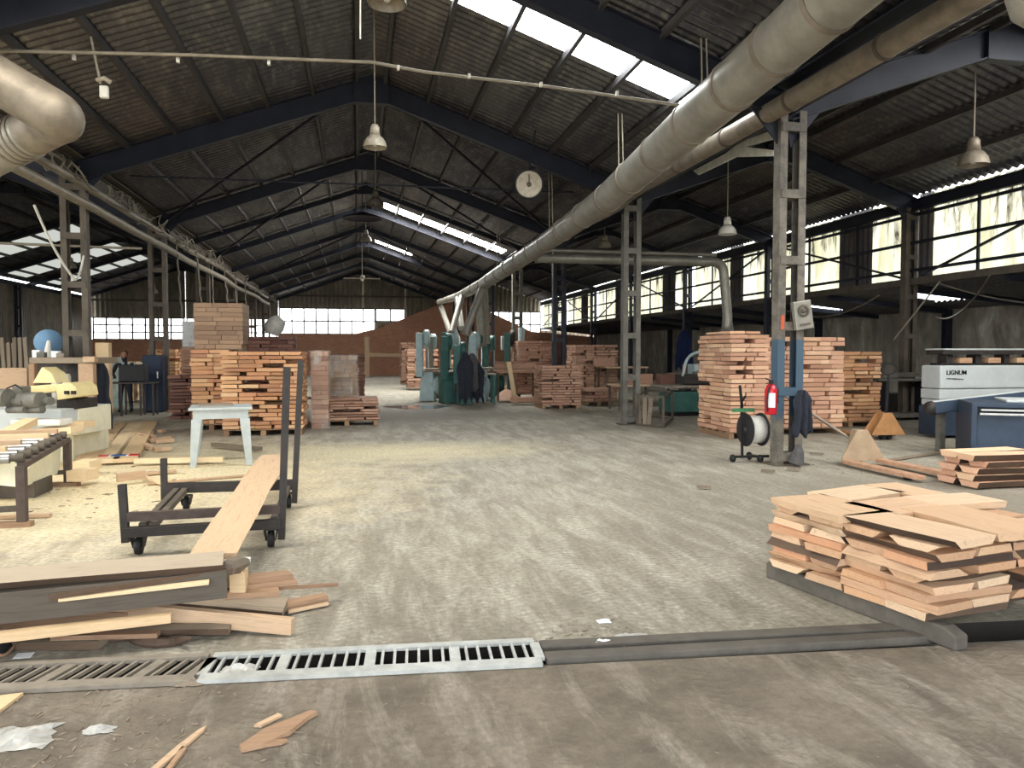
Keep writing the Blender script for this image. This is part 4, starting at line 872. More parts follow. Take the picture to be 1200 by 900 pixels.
# ------------------------------------------------------------------ grey stool
sc0 = (G(226, 547) + G(281, 548) + G(294, 537) + G(240, 538)) / 4; st = empty('work_table', sc0, R(8), label='grey plastic table with tapered legs and a board on top', cat='table')
def Lb(mb, name, mat, par, bevel=0): return mb.build(name, mat, par, world=False, bevel=bevel)
h = .83; m_ = MB(); m_.box((0, 0, h - .02), (.84, .82, .04)); Lb(m_, 'tabletop', M['stool'], st, .012)
m_ = MB()
for s_ in (-1, 1): m_.box((0, s_ * .355, h - .10), (.72, .02, .12)); m_.box((s_ * .355, 0, h - .10), (.02, .69, .12))
Lb(m_, 'apron', M['stool'], st)
for sx in (-1, 1):
    for sy in (-1, 1):
        m_ = MB(); v_ = []
        for z, r_, off in ((0, .04, .37), (h - .16, .07, .315)):
            for i, j in ((-1, -1), (1, -1), (1, 1), (-1, 1)): v_.append(Vector((sx * off + i * r_, sy * off + j * r_, z)))
        m_.add(v_, [(0, 3, 2, 1), (4, 5, 6, 7), (0, 1, 5, 4), (1, 2, 6, 5), (2, 3, 7, 6), (3, 0, 4, 7)]); Lb(m_, 'leg', M['stool'], st, .008)
m_ = MB(); m_.box(sc0 + Vector((-.08, .02, h + .016)), (.46, .3, .03), Matrix.Rotation(R(14), 3, 'Z')); thing_mesh(m_, 'board_scrap', M['w_grey'], 'flat greenish-grey board lying on the grey table', 'board')
def Dp(u, v, zc): return EYE + ray(u, v) * zc
def hang(name, top, w_, h_, mat, label, cat, seed=1, th=.05, folds=3, yaw=-11):
    """a garment hanging from one point: narrow top, spreading folds, ragged hem, real thickness"""
    r = random.Random(seed); m_ = MB(); nx, nz = 14, 10; Rz = Matrix.Rotation(R(yaw), 3, 'Z'); ph = r.uniform(0, 6); wob = [r.uniform(-.12, .12) for _ in range(nz + 1)]; hem = [1 - .1 * math.sin(ph * 2 + i * .9) * r.uniform(.5, 1) for i in range(nx + 1)]
    for side in (-1, 1):
        for j in range(nz + 1):
            t = j / nz; hw = w_ / 2 * min(1, .45 + 2.6 * t) * (1 + .12 * math.sin(ph + 7 * t))
            for i in range(nx + 1):
                s_ = i / nx * 2 - 1; z = -h_ * t * hem[i] - .12 * w_ * s_ * s_ * (1 - t)
                y = side * th * (1 - s_ * s_) ** .5 + .028 * math.sin(ph + folds * 3.14 * s_ + 1.5 * t) * (.4 + t)
                m_.v.append(Vector(top) + Rz @ Vector((s_ * hw + wob[j] * w_ * .3, y, z)))
    k = (nx + 1) * (nz + 1)
    for j in range(nz):
        for i in range(nx):
            a = j * (nx + 1) + i; m_.f.append([a, a + 1, a + nx + 2, a + nx + 1]); m_.f.append([k + a, k + a + nx + 1, k + a + nx + 2, k + a + 1]); m_.sm += [True, True]
    for i in range(nx):
        for j in (0, nz): a = j * (nx + 1) + i; m_.f.append([a, k + a, k + a + 1, a + 1]); m_.sm.append(False)
    for j in range(nz):
        for i in (0, nx): a = j * (nx + 1) + i; m_.f.append([a, a + nx + 1, k + a + nx + 1, k + a]); m_.sm.append(False)
    return thing_mesh(m_, name, mat, label, cat)
def box_thing(name, c, d, mat, label, cat, rz=0, group=None, bevel=.008):
    m_ = MB(); m_.box(Vector(c), d, Matrix.Rotation(rz, 3, 'Z')); return thing_mesh(m_, name, mat, label, cat, group, bevel)
# ------------------------------------------------------------------ planing line at the left
rt = empty('roller_table', (-3.6, 8.9, 0), label='brown steel roller table at the left edge with chrome rollers', cat='roller table')
pn, pf = Vector((-3.04, 7.75, 0)), Vector((-3.42, 10.0, 0)); W_ = Vector((-1.25, -.2, 0))
for p in (pn, pf, pn + W_, pf + W_):
    m_ = MB(); m_.bar(p, p + Vector((0, 0, .56)), .075, .075, (0, 1, 0)); m_.build('leg', M['iron'], rt)
for a, b in ((pn, pf), (pn + W_, pf + W_)):
    m_ = MB(); m_.bar(a + fz * .56, b + fz * .56, .07, .05); m_.build('side_rail', M['iron'], rt)
for p in (pn, pf): m_ = MB(); m_.bar(p + fz * .17, p + W_ + fz * .17, .05, .05); m_.build('cross_rail', M['steel_tan'], rt)
for i in range(8):
    t = (i + .2) / 7.6; a = pn.lerp(pf, t) + fz * .625
    m_ = MB(); m_.tube([a + W_ * .98, a + W_ * .08], .046, 16); ro = m_.build('roller', M['chrome'], rt)
    m_ = MB(); m_.tube([a + W_ * .08, a + W_ * .05, a + W_ * .04, a - W_ * .01], [.03, .03, .045, .045], 12); m_.build('bearing', M['steel_tan'], ro)
for i, (t, lx, mt) in enumerate(((.08, 1.0, 'w_pale'), (.33, .75, 'w_tan'), (.6, .8, 'w_pale'), (.82, .9, 'w_tan'))):
    a = pn.lerp(pf, t) + fz * .70; plank(a + W_ * lx, a + W_ * (.02 if i > 1 else .12), .09, .05, M[mt], 'short pale batten between the rollers, %s from the viewer' % ORD[i], group='battens on the roller table')
plank(Dp(-60, 545, 7.5), Dp(36, 494, 9.8), .16, .09, M['w_pale'], 'thick pale beam lying slanted over the roller table', roll=0)
plank(pf + Vector((-1.4, .1, .022)), pf + Vector((.12, .0, .022)), .1, .05, M['w_brown'], 'brown sleeper under the far legs of the roller table')
plank(pn + Vector((-1.4, .0, .022)), pn + Vector((.08, .0, .022)), .1, .05, M['w_brown'], 'brown sleeper under the near legs of the roller table')
plank(pn + Vector((-1.4, .35, .022)), pn + Vector((.1, .38, .022)), .07, .03, M['w_tan'], 'pale batten on the floor beside the near sleeper')
# dust hood below the table
dh = empty('dust_hood', (-4.0, 9.4, .1), label='cream funnel hood with round outlet under the roller table', cat='hood')
m_ = MB(); m_.add([(-3.95, 9.1, .2), (-3.95, 9.9, .2), (-3.95, 9.8, .42), (-3.95, 9.2, .42), (-3.52, 9.0, .16), (-3.52, 10.0, .16), (-3.45, 9.9, .55), (-3.45, 9.15, .55)], [(0, 1, 2, 3), (7, 6, 5, 4), (0, 4, 5, 1), (1, 5, 6, 2), (2, 6, 7, 3), (3, 7, 4, 0)]); m_.build('funnel', M['cream'], dh)
m_ = MB(); m_.tube([(-4.3, 9.45, .3), (-3.95, 9.45, .3)], .15, 20); m_.build('outlet_pipe', M['white'], dh)
m_ = MB(); m_.tube([(-4.0, 9.45, .3), (-3.97, 9.45, .3)], .18, 20); m_.build('flange', M['white'], dh)
m_ = MB(); m_.box((-3.75, 9.5, .09), (.5, .5, .17)); m_.build('foot', M['steel_tan'], dh)
# planer
pl = empty('planer', (-4.8, 11.6, 0), label='cream planing machine with yellow hood and grey motors at the left', cat='machine')
def slab(u0, v0, u1, v1, zc, dep, mat, name, par, bevel=.012, tilt=0):
    a, b = Dp(u0, v1, zc), Dp(u1, v0, zc); c = (a + b) / 2; R2 = Matrix.Rotation(R(-11.3), 3, 'Z'); w_ = (u1 - u0) / 900 * zc; h_ = (v1 - v0) / 900 * zc
    m_ = MB(); m_.box(c + R2 @ Vector((0, dep / 2, 0)), (w_, dep, h_), R2); return m_.build(name, mat, par, bevel=bevel)
slab(-30, 480, 72, 505, 10.6, 1.2, M['panel'], 'machine_bed', pl)
slab(12, 492, 70, 499, 10.2, .3, M['white'], 'front_table', pl)
bd = slab(-30, 505, 86, 560, 11.2, 1.0, M['cream'], 'base_cabinet', pl)
slab(72, 478, 92, 510, 11.0, .9, M['cream'], 'end_cabinet', pl)
for uu in (76, 84): slab(uu, 483, uu + 5, 496, 10.96, .05, M['dark'], 'opening', bd, 0)
m_ = MB(); R2 = Matrix.Rotation(R(-11.3), 3, 'Z')
hp = [Dp(u, v, 10.8) for u, v in ((28, 453), (66, 450), (66, 459), (30, 463))]; m_.prism(hp, R2 @ Vector((0, .5, 0))); m_.build('long_hood', M['yellow'], pl, bevel=.01)
m_ = MB(); hp = [Dp(u, v, 10.7) for u, v in ((63, 451), (81, 448), (89, 454), (91, 465), (67, 469), (66, 460))]; m_.prism(hp, R2 @ Vector((0, .55, 0))); yh = m_.build('yellow_hood', M['yellow'], pl, bevel=.012)
for uu in (75, 83): slab(uu, 458, uu + 5, 462, 10.66, .03, M['dark'], 'slot', yh, 0)
for (u0, u1, v, r_) in ((8, 28, 471, .05), (26, 48, 469, .11), (48, 60, 470, .055), (-20, 10, 466, .12), (10, 30, 480, .05), (30, 50, 480, .05)):
    m_ = MB(); m_.tube([Dp(u0, v, 10.3), Dp(u1, v, 10.2)], r_, 18); m_.build('motor', M['steel_grey'], pl)
m_ = MB(); m_.tube([Dp(6, 468, 10.2), Dp(8, 455, 10.2), Dp(18, 451, 10.2), Dp(26, 456, 10.2)], .012, 6); m_.build('hose', M['dark'], pl)
slab(14, 453, 26, 466, 10.5, .2, M['steel_grey'], 'gearbox', pl)
slab(66, 468, 88, 480, 10.9, .6, M['darkiron'], 'cutter_block', pl)
m_ = MB(); m_.prism([Dp(u, v, 11.3) for u, v in ((38, 449), (49, 430), (60, 437), (66, 449))], R2 @ Vector((0, .35, 0))); m_.build('upper_guard', M['yellow'], pl, bevel=.01)
for i, (u0, v0, u1, v1, zc, l_) in enumerate(((40, 497, 105, 497, 10.9, 'reaching the bench panel'), (50, 505, 90, 503, 10.4, 'below the longest one'))):
    plank(Dp(u0, v0, zc), Dp(u1, v1, zc), .3, .09, M['w_pale'], 'pale beam across the planer bed, ' + l_, group='beams on the planer')
# ------------------------------------------------------------------ planks on the floor behind
f0 = [G(90, 540, .06), G(112, 541, .06), G(134, 540, .06)]; f1 = [G(133, 497, .06), G(150, 496, .06), G(167, 495, .06)]
for i in range(3):
    plank(f0[i] + Vector((.14, 0, 0)), f1[i] + Vector((.14, 0, 0)), .31, .06, M['w_pale'], 'wide pale board on the floor behind the planer, %s of three' % ('leftmost', 'middle', 'rightmost')[i], group='wide boards on the floor')
for i, (u0, v0, u1, v1, l_) in enumerate(((86, 556, 108, 556, 'stubby block by the roller table'), (92, 545, 112, 545, 'stubby block under the wide boards'))):
    plank(G(u0, v0, .13), G(u1, v1, .13), .3, .13, M['w_pale'], 'pale ' + l_, name='wood_block', cat='block')
plank(G(158, 540, .07), G(262, 538, .07), .1, .07, M['w_pale'], 'long pale beam on the floor left of the grey table')
plank(G(137, 560, .1), G(170, 556, .1), .04, .1, M['w_tan'], 'short board on edge in the sawdust')
plank(G(157, 553, .08), G(190, 567, .03), .06, .02, M['w_pale'], 'thin pale slat slanting in the sawdust')
plank(G(168, 555, .03), G(206, 552, .03), .12, .03, M['w_tan'], 'pale board piece beside the cart stake')
plank(G(250, 521, .06), G(305, 526, .06), .1, .06, M['w_grey'], 'dark batten on the floor behind the grey table')
plank(G(173, 567, .02), G(300, 556, .02), .06, .02, M['w_tan'], 'thin lath on the floor under the grey table')
pk = box_thing('package', G(140, 541) + fz * .055, (.52, .12, .09), M['paper'], 'red and blue wrapped package on the floor by the wide boards', 'package', rz=R(3))
for i, (dx, mt) in enumerate(((-.2, 'red'), (.2, 'red'), (0, 'blue'))):
    m_ = MB(); m_.box(G(140, 541) + Vector((dx, dx * .05, .055)), (.13 if i < 2 else .2, .126, .096 if i < 2 else .094), Matrix.Rotation(R(3), 3, 'Z')); m_.build('printed_band', M[mt], pk)
for i in range(9):
    c = G(rnd.uniform(168, 205), rnd.uniform(505, 528), .04); plank(c, c + Vector((rnd.uniform(-.3, .3), rnd.uniform(.1, .3), rnd.uniform(0, .05))), .1, .06, M['w_tan'], 'short offcut in the loose heap right of the wide boards, %s piece' % ORD[i], name='wood_offcut', cat='offcut', group='offcuts right of the wide boards')
# ------------------------------------------------------------------ workbench with blue disc behind the planer
wb = empty('workbench', Dp(72, 500, 14.2), label='rough wooden workbench with cluttered top behind the planer', cat='workbench')
slab(34, 419, 112, 426, 13.9, .8, M['w_grey'], 'benchtop', wb); slab(92, 426, 110, 506, 13.9, .12, M['w_tan'], 'side_panel', wb); slab(34, 426, 41, 506, 13.9, .12, M['w_brown'], 'side_panel', wb)
slab(41, 470, 92, 474, 14.0, .6, M['w_grey'], 'shelf', wb); slab(36, 427, 110, 500, 14.7, .03, M['darkiron'], 'back_panel', wb)
for i, (u, v0, l_) in enumerate(((66, 437, 'white canister on the left'), (79, 437, 'white canister on the right'))):
    a = Dp(u, 470, 14.1); m_ = MB(); m_.lathe([(0, 0), (.07, 0), (.07, .45), (.05, .5), (0, .5)], 14, Matrix.Translation(a)); thing_mesh(m_, 'canister', M['white'], l_ + ' of the bench shelf', 'canister')
box_thing('wood_block', Dp(106, 423, 13.8) + fz * .03, (.2, .2, .1), M['w_tan'], 'pale block at the right end of the benchtop', 'block')
e = empty('disc_guard', Dp(57, 417, 14.5), label='large round blue disc on a white stand above the workbench', cat='disc')
T = Matrix.Translation(Dp(57, 401, 14.8)) @ ray(57, 401).to_track_quat('Z', 'Y').to_matrix().to_4x4()
m_ = MB(); m_.lathe([(0, 0), (.24, 0), (.25, .03), (.25, .06), (0, .06)], 36, T); m_.build('disc', M['discblue'], e)
m_ = MB(); m_.lathe([(0, -.03), (.03, -.03), (.035, 0)], 12, T); m_.build('hub', M['white'], e)
m_ = MB(); m_.tube([Dp(57, 400, 14.5), Dp(56, 408, 14.4), Dp(56, 420, 14.4)], [.03, .05, .08], 12); m_.build('stand', M['white'], e)
for i, (u, h_, m__) in enumerate(((44, .14, 'paper'), (49, .1, 'steel_grey'), (66, .12, 'paper'), (72, .08, 'galv_dark'))):
    box_thing('tool_box', Dp(u, 419, 14.1) + fz * h_ / 2, (.13, .15, h_), M[m__], 'small cluttered box on the workbench top, %s from left' % ORD[i], 'box', group='boxes on the workbench')
for i in range(7):
    u = 8 + i * 4.5; a = Dp(u, 440, 17); a.z = .02; m_ = MB(); m_.bar(a, Dp(u - 6 + 3 * (i % 3), 396 + 6 * (i % 2), 18.2), .08, .04, (0, 1, 0)); thing_mesh(m_, 'plank', M['w_grey'], 'grey board leaning at far left behind the planer, %s from left' % ORD[i], 'plank', 'boards leaning at the far left')
box_thing('crate', Dp(22, 455, 15) - fz * .2, (.5, .5, 1.2), M['w_tan'], 'pale crate at the far left behind the planer', 'crate')
box_thing('timber_post', (Dp(122, 440, 15.9).x, Dp(122, 440, 15.9).y, .9), (.26, .2, 1.8), M['w_pale'], 'pale block column standing right of the first left column', 'post')
hang('coat', Dp(114, 421, 14.2), .5, 1.25, M['cloth'], 'dark coat hanging from the right end of the workbench', 'coat', 7)
# ------------------------------------------------------------------ person at the grinder
hp = Vector((-6.1, 22.1, 0)); K = 1.64 / 1.75
jo = {'pel': (0, 0, .93), 'chest': (.03, -.06, 1.25), 'neck': (.03, -.14, 1.44), 'head0': (.03, -.18, 1.53), 'head': (.03, -.19, 1.62), 'headt': (.03, -.17, 1.70),
      'shl': (-.19, -.1, 1.38), 'ell': (-.27, -.2, 1.12), 'wrl': (-.16, -.42, 1.02), 'shr': (.25, -.1, 1.38), 'elr': (.33, -.2, 1.12), 'wrr': (.22, -.42, 1.02),
      'hil': (-.1, 0, .88), 'knl': (-.13, -.04, .49), 'anl': (-.15, .03, .09), 'tol': (-.16, -.16, .03), 'hir': (.1, 0, .88), 'knr': (.13, -.06, .49), 'anr': (.15, -.02, .09), 'tor': (.17, -.2, .03)}
rr = {'pel': .15, 'chest': .165, 'neck': .055, 'head0': .075, 'head': .095, 'headt': .07, 'shl': .07, 'ell': .05, 'wrl': .03, 'shr': .07, 'elr': .05, 'wrr': .03, 'hil': .1, 'knl': .065, 'anl': .05, 'tol': .04, 'hir': .1, 'knr': .065, 'anr': .05, 'tor': .04}
eds = [('pel', 'chest'), ('chest', 'neck'), ('neck', 'head0'), ('head0', 'head'), ('head', 'headt'), ('chest', 'shl'), ('shl', 'ell'), ('ell', 'wrl'), ('chest', 'shr'), ('shr', 'elr'), ('elr', 'wrr'), ('pel', 'hil'), ('hil', 'knl'), ('knl', 'anl'), ('anl', 'tol'), ('pel', 'hir'), ('hir', 'knr'), ('knr', 'anr'), ('anr', 'tor')]
for s_, wr in ((-1, 'wrl'), (1, 'wrr')):
    w0 = Vector(jo[wr]); pm_ = wr + 'p'; jo[pm_] = tuple(w0 + Vector((-s_ * .02, -.07, -.01))); rr[pm_] = .028; eds.append((wr, pm_))
    for i in range(4):
        f = '%sf%d' % (wr, i); jo[f] = tuple(Vector(jo[pm_]) + Vector(((i - 1.5) * .018, -.07 + .008 * abs(i - 1), -.03))); rr[f] = .008; eds.append((pm_, f))
    f = wr + 't'; jo[f] = tuple(w0 + Vector((-s_ * .06, -.06, -.02))); rr[f] = .009; eds.append((wr, f))
names = list(jo); me = bpy.data.meshes.new('person'); me.from_pydata([Vector(jo[n_]) * K for n_ in names], [(names.index(a), names.index(b)) for a, b in eds], []); me.update()
per = bpy.data.objects.new('person', me); COL.objects.link(per); per.location = hp; WORLDM[per.name] = Matrix.Translation(hp)
sk = per.modifiers.new('skin', 'SKIN'); 
for i, n_ in enumerate(names): me.skin_vertices[0].data[i].radius = (rr[n_] * K, rr[n_] * K * (.8 if n_ in ('pel', 'chest') else 1))
me.skin_vertices[0].data[0].use_root = True; sb = per.modifiers.new('sub', 'SUBSURF'); sb.levels = 2; sb.render_levels = 2
me.materials.append(M['cloth']); tag(per, 'person in dark work clothes standing bent over a bench grinder', 'person')
def pp(*q): return hp + Vector(q) * K
m_ = MB(); T = Matrix.Translation(pp(.03, -.19, 1.63)); m_.lathe([(.02, -.105), (.06, -.08), (.078, -.03), (.082, .02), (.07, .07), (.04, .1), (0, .108)], 18, T); m_.tube([pp(.03, -.28, 1.63), pp(.03, -.3, 1.605), pp(.03, -.27, 1.59)], [.008, .014, .008], 8); m_.tube([pp(-.055, -.19, 1.64), pp(-.06, -.18, 1.6)], .014, 6); m_.tube([pp(.115, -.19, 1.64), pp(.12, -.18, 1.6)], .014, 6)
m_.tube([pp(0, -.272, 1.575), pp(.06, -.272, 1.575)], .006, 6); m_.build('face', M['skin'], per)
m_ = MB(); m_.lathe([(.088, .0), (.09, .04), (.075, .09), (.04, .115), (0, .122)], 18, Matrix.Translation(pp(.03, -.165, 1.63))); m_.build('hair', M['hair'], per)
gr = empty('bench_grinder', (-5.7, 20.9, 0), label='black bench grinder on a thin stand in front of the person', cat='machine')
m_ = MB(); m_.box((-5.65, 21.0, .83), (1.2, .5, .04)); m_.build('stand_top', M['darkiron'], gr)
for x in (-6.2, -5.85, -5.4, -5.1):
    for y in (20.8, 21.2): m_ = MB(); m_.bar((x, y, 0), (x, y, .81), .04, .04, (0, 1, 0)); m_.build('leg', M['darkiron'], gr)
m_ = MB(); m_.box((-5.6, 21.0, 1.07), (.62, .36, .42)); m_.build('body', M['dark'], gr, bevel=.02)
for i in range(4): m_ = MB(); m_.lathe([(0, 0), (.03, 0), (.03, .06), (0, .08)], 10, Matrix.Translation((-5.82 + i * .14, 20.9, 1.28))); m_.build('knob', M['chrome'], gr)
cabx = XL; cb = empty('electrical_cabinet', (XL, 22.0, 0), label='dark blue cabinet at the foot of the second left column', cat='cabinet')
m_ = MB(); m_.box((XL - .05, 21.98, .78), (.5, .36, 1.5)); m_.build('body', M['bluecab'], cb, bevel=.015)
m_ = MB(); m_.box((XL - .05, 21.79, .95), (.42, .02, .9)); dr = m_.build('door', M['bluecab'], cb); m_ = MB(); m_.box((XL + .08, 21.77, 1.0), (.03, .03, .18)); m_.build('door_handle', M['paper'], dr)
m_ = MB(); m_.box((XL - .05, 21.98, .015), (.46, .32, .03)); m_.build('plinth', M['dark'], cb)
nb = empty('notice_box', (XL + .1, 28.1, 1.35), label='blue box with white and red markings on the third left column', cat='box')
m_ = MB(); m_.box((XL + .05, 28.2, 1.35), (.36, .2, .9)); m_.build('body', M['blue'], nb, bevel=.01); m_ = MB(); m_.box((XL + .05, 28.09, 1.1), (.24, .02, .2)); m_.build('plate', M['paper'], nb); m_ = MB(); m_.box((XL + .12, 28.085, 1.55), (.06, .02, .12)); m_.build('plate', M['red'], nb)
m_ = MB(); m_.box((XL + .05, 28.18, 1.95), (.34, .2, .28)); m_.build('upper_box', M['panel'], nb)
# ------------------------------------------------------------------ extinguisher column furniture
ex = Vector((5.60, 9.72, .74)); e = empty('fire_extinguisher', ex, label='red fire extinguisher hanging on the blue-painted column', cat='fire extinguisher')
T = Matrix.Translation(ex); m_ = MB(); m_.lathe([(0, 0), (.07, 0), (.082, .02), (.082, .34), (.06, .4), (.03, .425), (0, .43)], 24, T); m_.build('cylinder', M['red'], e)
m_ = MB(); m_.lathe([(.0835, .1), (.0835, .26)], 24, T); vs = m_
m_ = MB(); n = 10; m_.add([ex + Vector((.0845 * math.cos(a), .0845 * math.sin(a), z)) for z in (.1, .3) for a in [R(215) + R(70) * k / n for k in range(n + 1)]], [(k, k + 1, n + 2 + k, n + 1 + k) for k in range(n)]); m_.build('paper_label', M['paper'], e)
m_ = MB(); m_.box(ex + Vector((0, 0, .45)), (.05, .04, .05)); m_.bar(ex + Vector((0, 0, .47)), ex + Vector((-.1, -.03, .5)), .02, .015); m_.bar(ex + Vector((0, 0, .44)), ex + Vector((-.09, -.03, .43)), .02, .012); m_.build('valve_handle', M['dark'], e)
m_ = MB(); m_.tube([ex + Vector((.02, -.02, .44)), ex + Vector((-.07, -.06, .36)), ex + Vector((-.09, -.06, .2)), ex + Vector((-.075, -.05, .04))], .012, 8); m_.build('hose', M['dark'], e)
m_ = MB(); m_.box(ex + Vector((.1, .03, .25)), (.06, .03, .2)); m_.build('wall_bracket', M['darkiron'], e)
# reel
rb = G(877, 541); rs = empty('cable_reel', rb, label='reel of white strapping on a black wheeled stand before the column', cat='reel')
m_ = MB(); ax0 = rb + Vector((-.24, .0, .09)); m_.bar(rb + Vector((-.25, -.02, .08)), rb + Vector((.3, -.04, .08)), .035, .035); m_.bar(rb + Vector((.1, -.1, .08)), rb + Vector((.12, .2, .07)), .035, .035); m_.build('base_frame', M['dark'], rs)
for dx, dy in ((-.26, -.02), (.12, -.12), (.12, .2)):
    m_ = MB(); m_.lathe([(0, -.025), (.05, -.025), (.06, 0), (.05, .025), (0, .025)], 18, Matrix.Translation(rb + Vector((dx, dy, .06))) @ Matrix.Rotation(R(90), 4, 'Y')); m_.build('wheel', M['dark'], rs)
m_ = MB(); m_.bar(rb + Vector((-.1, 0, .08)), rb + Vector((-.12, 0, .9)), .03, .03, (0, 1, 0)); m_.bar(rb + Vector((-.11, 0, .8)), rb + Vector((-.15, 0, 1.12)), .03, .03, (0, 1, 0)); m_.bar(rb + Vector((-.12, 0, .88)), rb + Vector((-.06, 0, .96)), .02, .03); m_.build('post', M['dark'], rs)
m_ = MB(); m_.box(rb + Vector((-.1, -.02, .76)), (.32, .08, .05)); m_.build('tray', plain('green_tray', s2l(70, 130, 90), .5), rs)
Tr = Matrix.Translation(rb + Vector((-.06, .0, .47))) @ Matrix.Rotation(R(3), 4, 'Z') @ Matrix.Rotation(R(90), 4, 'Y')
m_ = MB(); m_.lathe([(.0, 0), (.235, 0), (.245, .008), (.235, .016), (0, .016)], 32, Tr); m_.build('flange', M['dark'], rs)
m_ = MB(); m_.lathe([(.0, .018), (.2, .018), (.205, .12), (.2, .25), (0, .25)], 32, Tr); m_.build('strap_coil', M['rope'], rs)
m_ = MB(); m_.lathe([(.0, .252), (.235, .252), (.245, .26), (.235, .268), (0, .268)], 32, Tr); m_.build('flange', M['dark'], rs)
m_ = MB(); m_.lathe([(.0, -.03), (.04, -.03), (.05, 0)], 14, Tr); m_.build('hub', M['darkiron'], rs)
# sign box, red sticker, jacket on the column
sb_ = empty('speaker_box', (6.08, 9.76, 2.12), label='pale square box with round dial tilted on the column above the extinguisher', cat='box')
Rt = Matrix.Rotation(R(-9), 3, 'Y'); m_ = MB(); m_.box((6.10, 9.78, 2.12), (.27, .08, .4), Rt); m_.build('body', M['galv'], sb_, bevel=.01)
Ts = Matrix.Translation((6.09, 9.735, 2.18)) @ Matrix.Rotation(R(90), 4, 'X')
m_ = MB(); m_.lathe([(.055, 0), (.085, 0), (.085, .012), (.055, .012)], 24, Ts); m_.lathe([(0, 0), (.035, 0), (.035, .014), (0, .014)], 16, Ts); m_.build('dial', M['steel_tan'], sb_)
m_ = MB(); m_.box((6.12, 9.735, 1.99), (.16, .008, .03), Rt); m_.build('plate_print', M['steel_tan'], sb_)
m_ = MB(); m_.box((5.84, 9.85, 2.02), (.05, .012, .2)); thing_mesh(m_, 'sticker', plain('orange_red_sticker', s2l(206, 96, 66)), 'small orange-red sticker on the column above the blue paint', 'sticker')
hang('jacket', (6.05, 9.66, 1.08), .27, .62, M['cloth'], 'dark jacket hanging on the right leg of the blue-painted column', 'jacket', 4)
m_ = MB(); m_.tube([(6.0, 9.72, .05), (6.02, 9.7, .2), (6.06, 9.74, .3)], [.11, .08, .03], 9, smooth=True); thing_mesh(m_, 'cloth_bag', M['cloth2'], 'dark cloth bundle at the foot of the blue-painted column', 'cloth')
# ------------------------------------------------------------------ pallet trucks
def jack(loc, rz, label, body, forkm, handle_tilt, hmat, flen=1.5, cover=False):
    e = empty('pallet_truck', loc, rz, label, 'pallet truck', 'hand pallet trucks')
    for s_ in (-1, 1):
        m_ = MB(); y0 = -.05; m_.prism([(s_ * .27 - .08, y0, .04), (s_ * .27 - .08, -flen + .12, .04), (s_ * .27 - .05, -flen, .04), (s_ * .27 + .05, -flen, .04), (s_ * .27 + .08, -flen + .12, .04), (s_ * .27 + .08, y0, .04)], (0, 0, .05)); fk = Lb(m_, 'fork', forkm, e, .006)
        m_ = MB(); m_.lathe([(0, -.04), (.035, -.04), (.035, .04), (0, .04)], 14, Matrix.Translation((s_ * .27, -flen + .25, .036)) @ Matrix.Rotation(R(90), 4, 'Y')); Lb(m_, 'roller', M['dark'], fk)
    m_ = MB(); m_.prism([(-.33, -.04, .06), (.33, -.04, .06), (.33, -.04, .12), (.08, -.02, .5), (-.08, -.02, .5), (-.33, -.04, .12)], (0, .035, 0)); m_.prism([(-.16, .0, .08), (.16, .0, .08), (.06, .0, .5), (-.06, .0, .5)], (0, .16, 0))
    if cover: m_.prism([(-.33, .25, .1), (.33, .25, .1), (.08, .22, .5), (-.08, .22, .5)], (0, .02, 0))
    Lb(m_, 'body_plate', body, e, .006)
    m_ = MB(); m_.tube([(0, .14, .1), (0, .14, .46)], .05, 14); Lb(m_, 'pump', M['steel_tan'], e)
    for s_ in (-1, 1): m_ = MB(); m_.lathe([(0, -.03), (.085, -.03), (.09, 0), (.085, .03), (0, .03)], 20, Matrix.Translation((s_ * .06, .16, .09)) @ Matrix.Rotation(R(90), 4, 'Y')); Lb(m_, 'wheel', M['dark'], e)
    tx, ty, tz = handle_tilt; a = Vector((0, .17, .32)); b = Vector((tx, ty, tz)); m_ = MB(); m_.tube([a, b], .022, 10); d = (b - a).normalized(); sd = d.cross(Vector((0, 0, 1)) if abs(d.z) < .9 else Vector((0, 1, 0))).normalized()
    lp_ = [b + sd * .15 * math.sin(q) + d * (.10 - .10 * math.cos(q)) for q in [2 * PI * k / 20 for k in range(21)]]
    h_ = Lb(m_, 'handle', hmat, e); m_ = MB(); m_.tube(lp_, .014, 8); Lb(m_, 'grip_loop', hmat, h_); return e
jl = (G(985, 547) + G(1030, 543)) / 2
jack(jl + Vector((.02, 0, 0)), R(1), 'tan hand pallet truck with pink forks pointing at the near slab pile', M['jack'], M['fork'], (-.75, .75, .95), M['galv_dark'])
jack((9.45, 12.55, 0), R(176), 'orange-brown pallet truck with upright black handle before the low stack', M['jackorange'], M['jackorange'], (.05, .3, 1.2), M['dark'], .85, True)
box_thing('small_carton', G(1031, 512) + fz * .08, (.18, .12, .14), M['paper'], 'small white carton on the floor right of the rear pallet truck', 'carton')
plank(G(1041, 539, .03), G(1117, 528, .03), .05, .03, M['w_grey'], 'thin dark batten on the floor beyond the forks')
for i, (u, v) in enumerate(((957, 531), (900, 551), (930, 549), (825, 570))): plank(G(u - 8, v, .03), G(u + 8, v + 1, .03), .05, .03, M['w_grey'], 'small flat wood chip on the floor near the pallet truck, %s' % ('left of its body', 'before the column', 'right of the column', 'far left')[i], name='wood_offcut', cat='offcut')
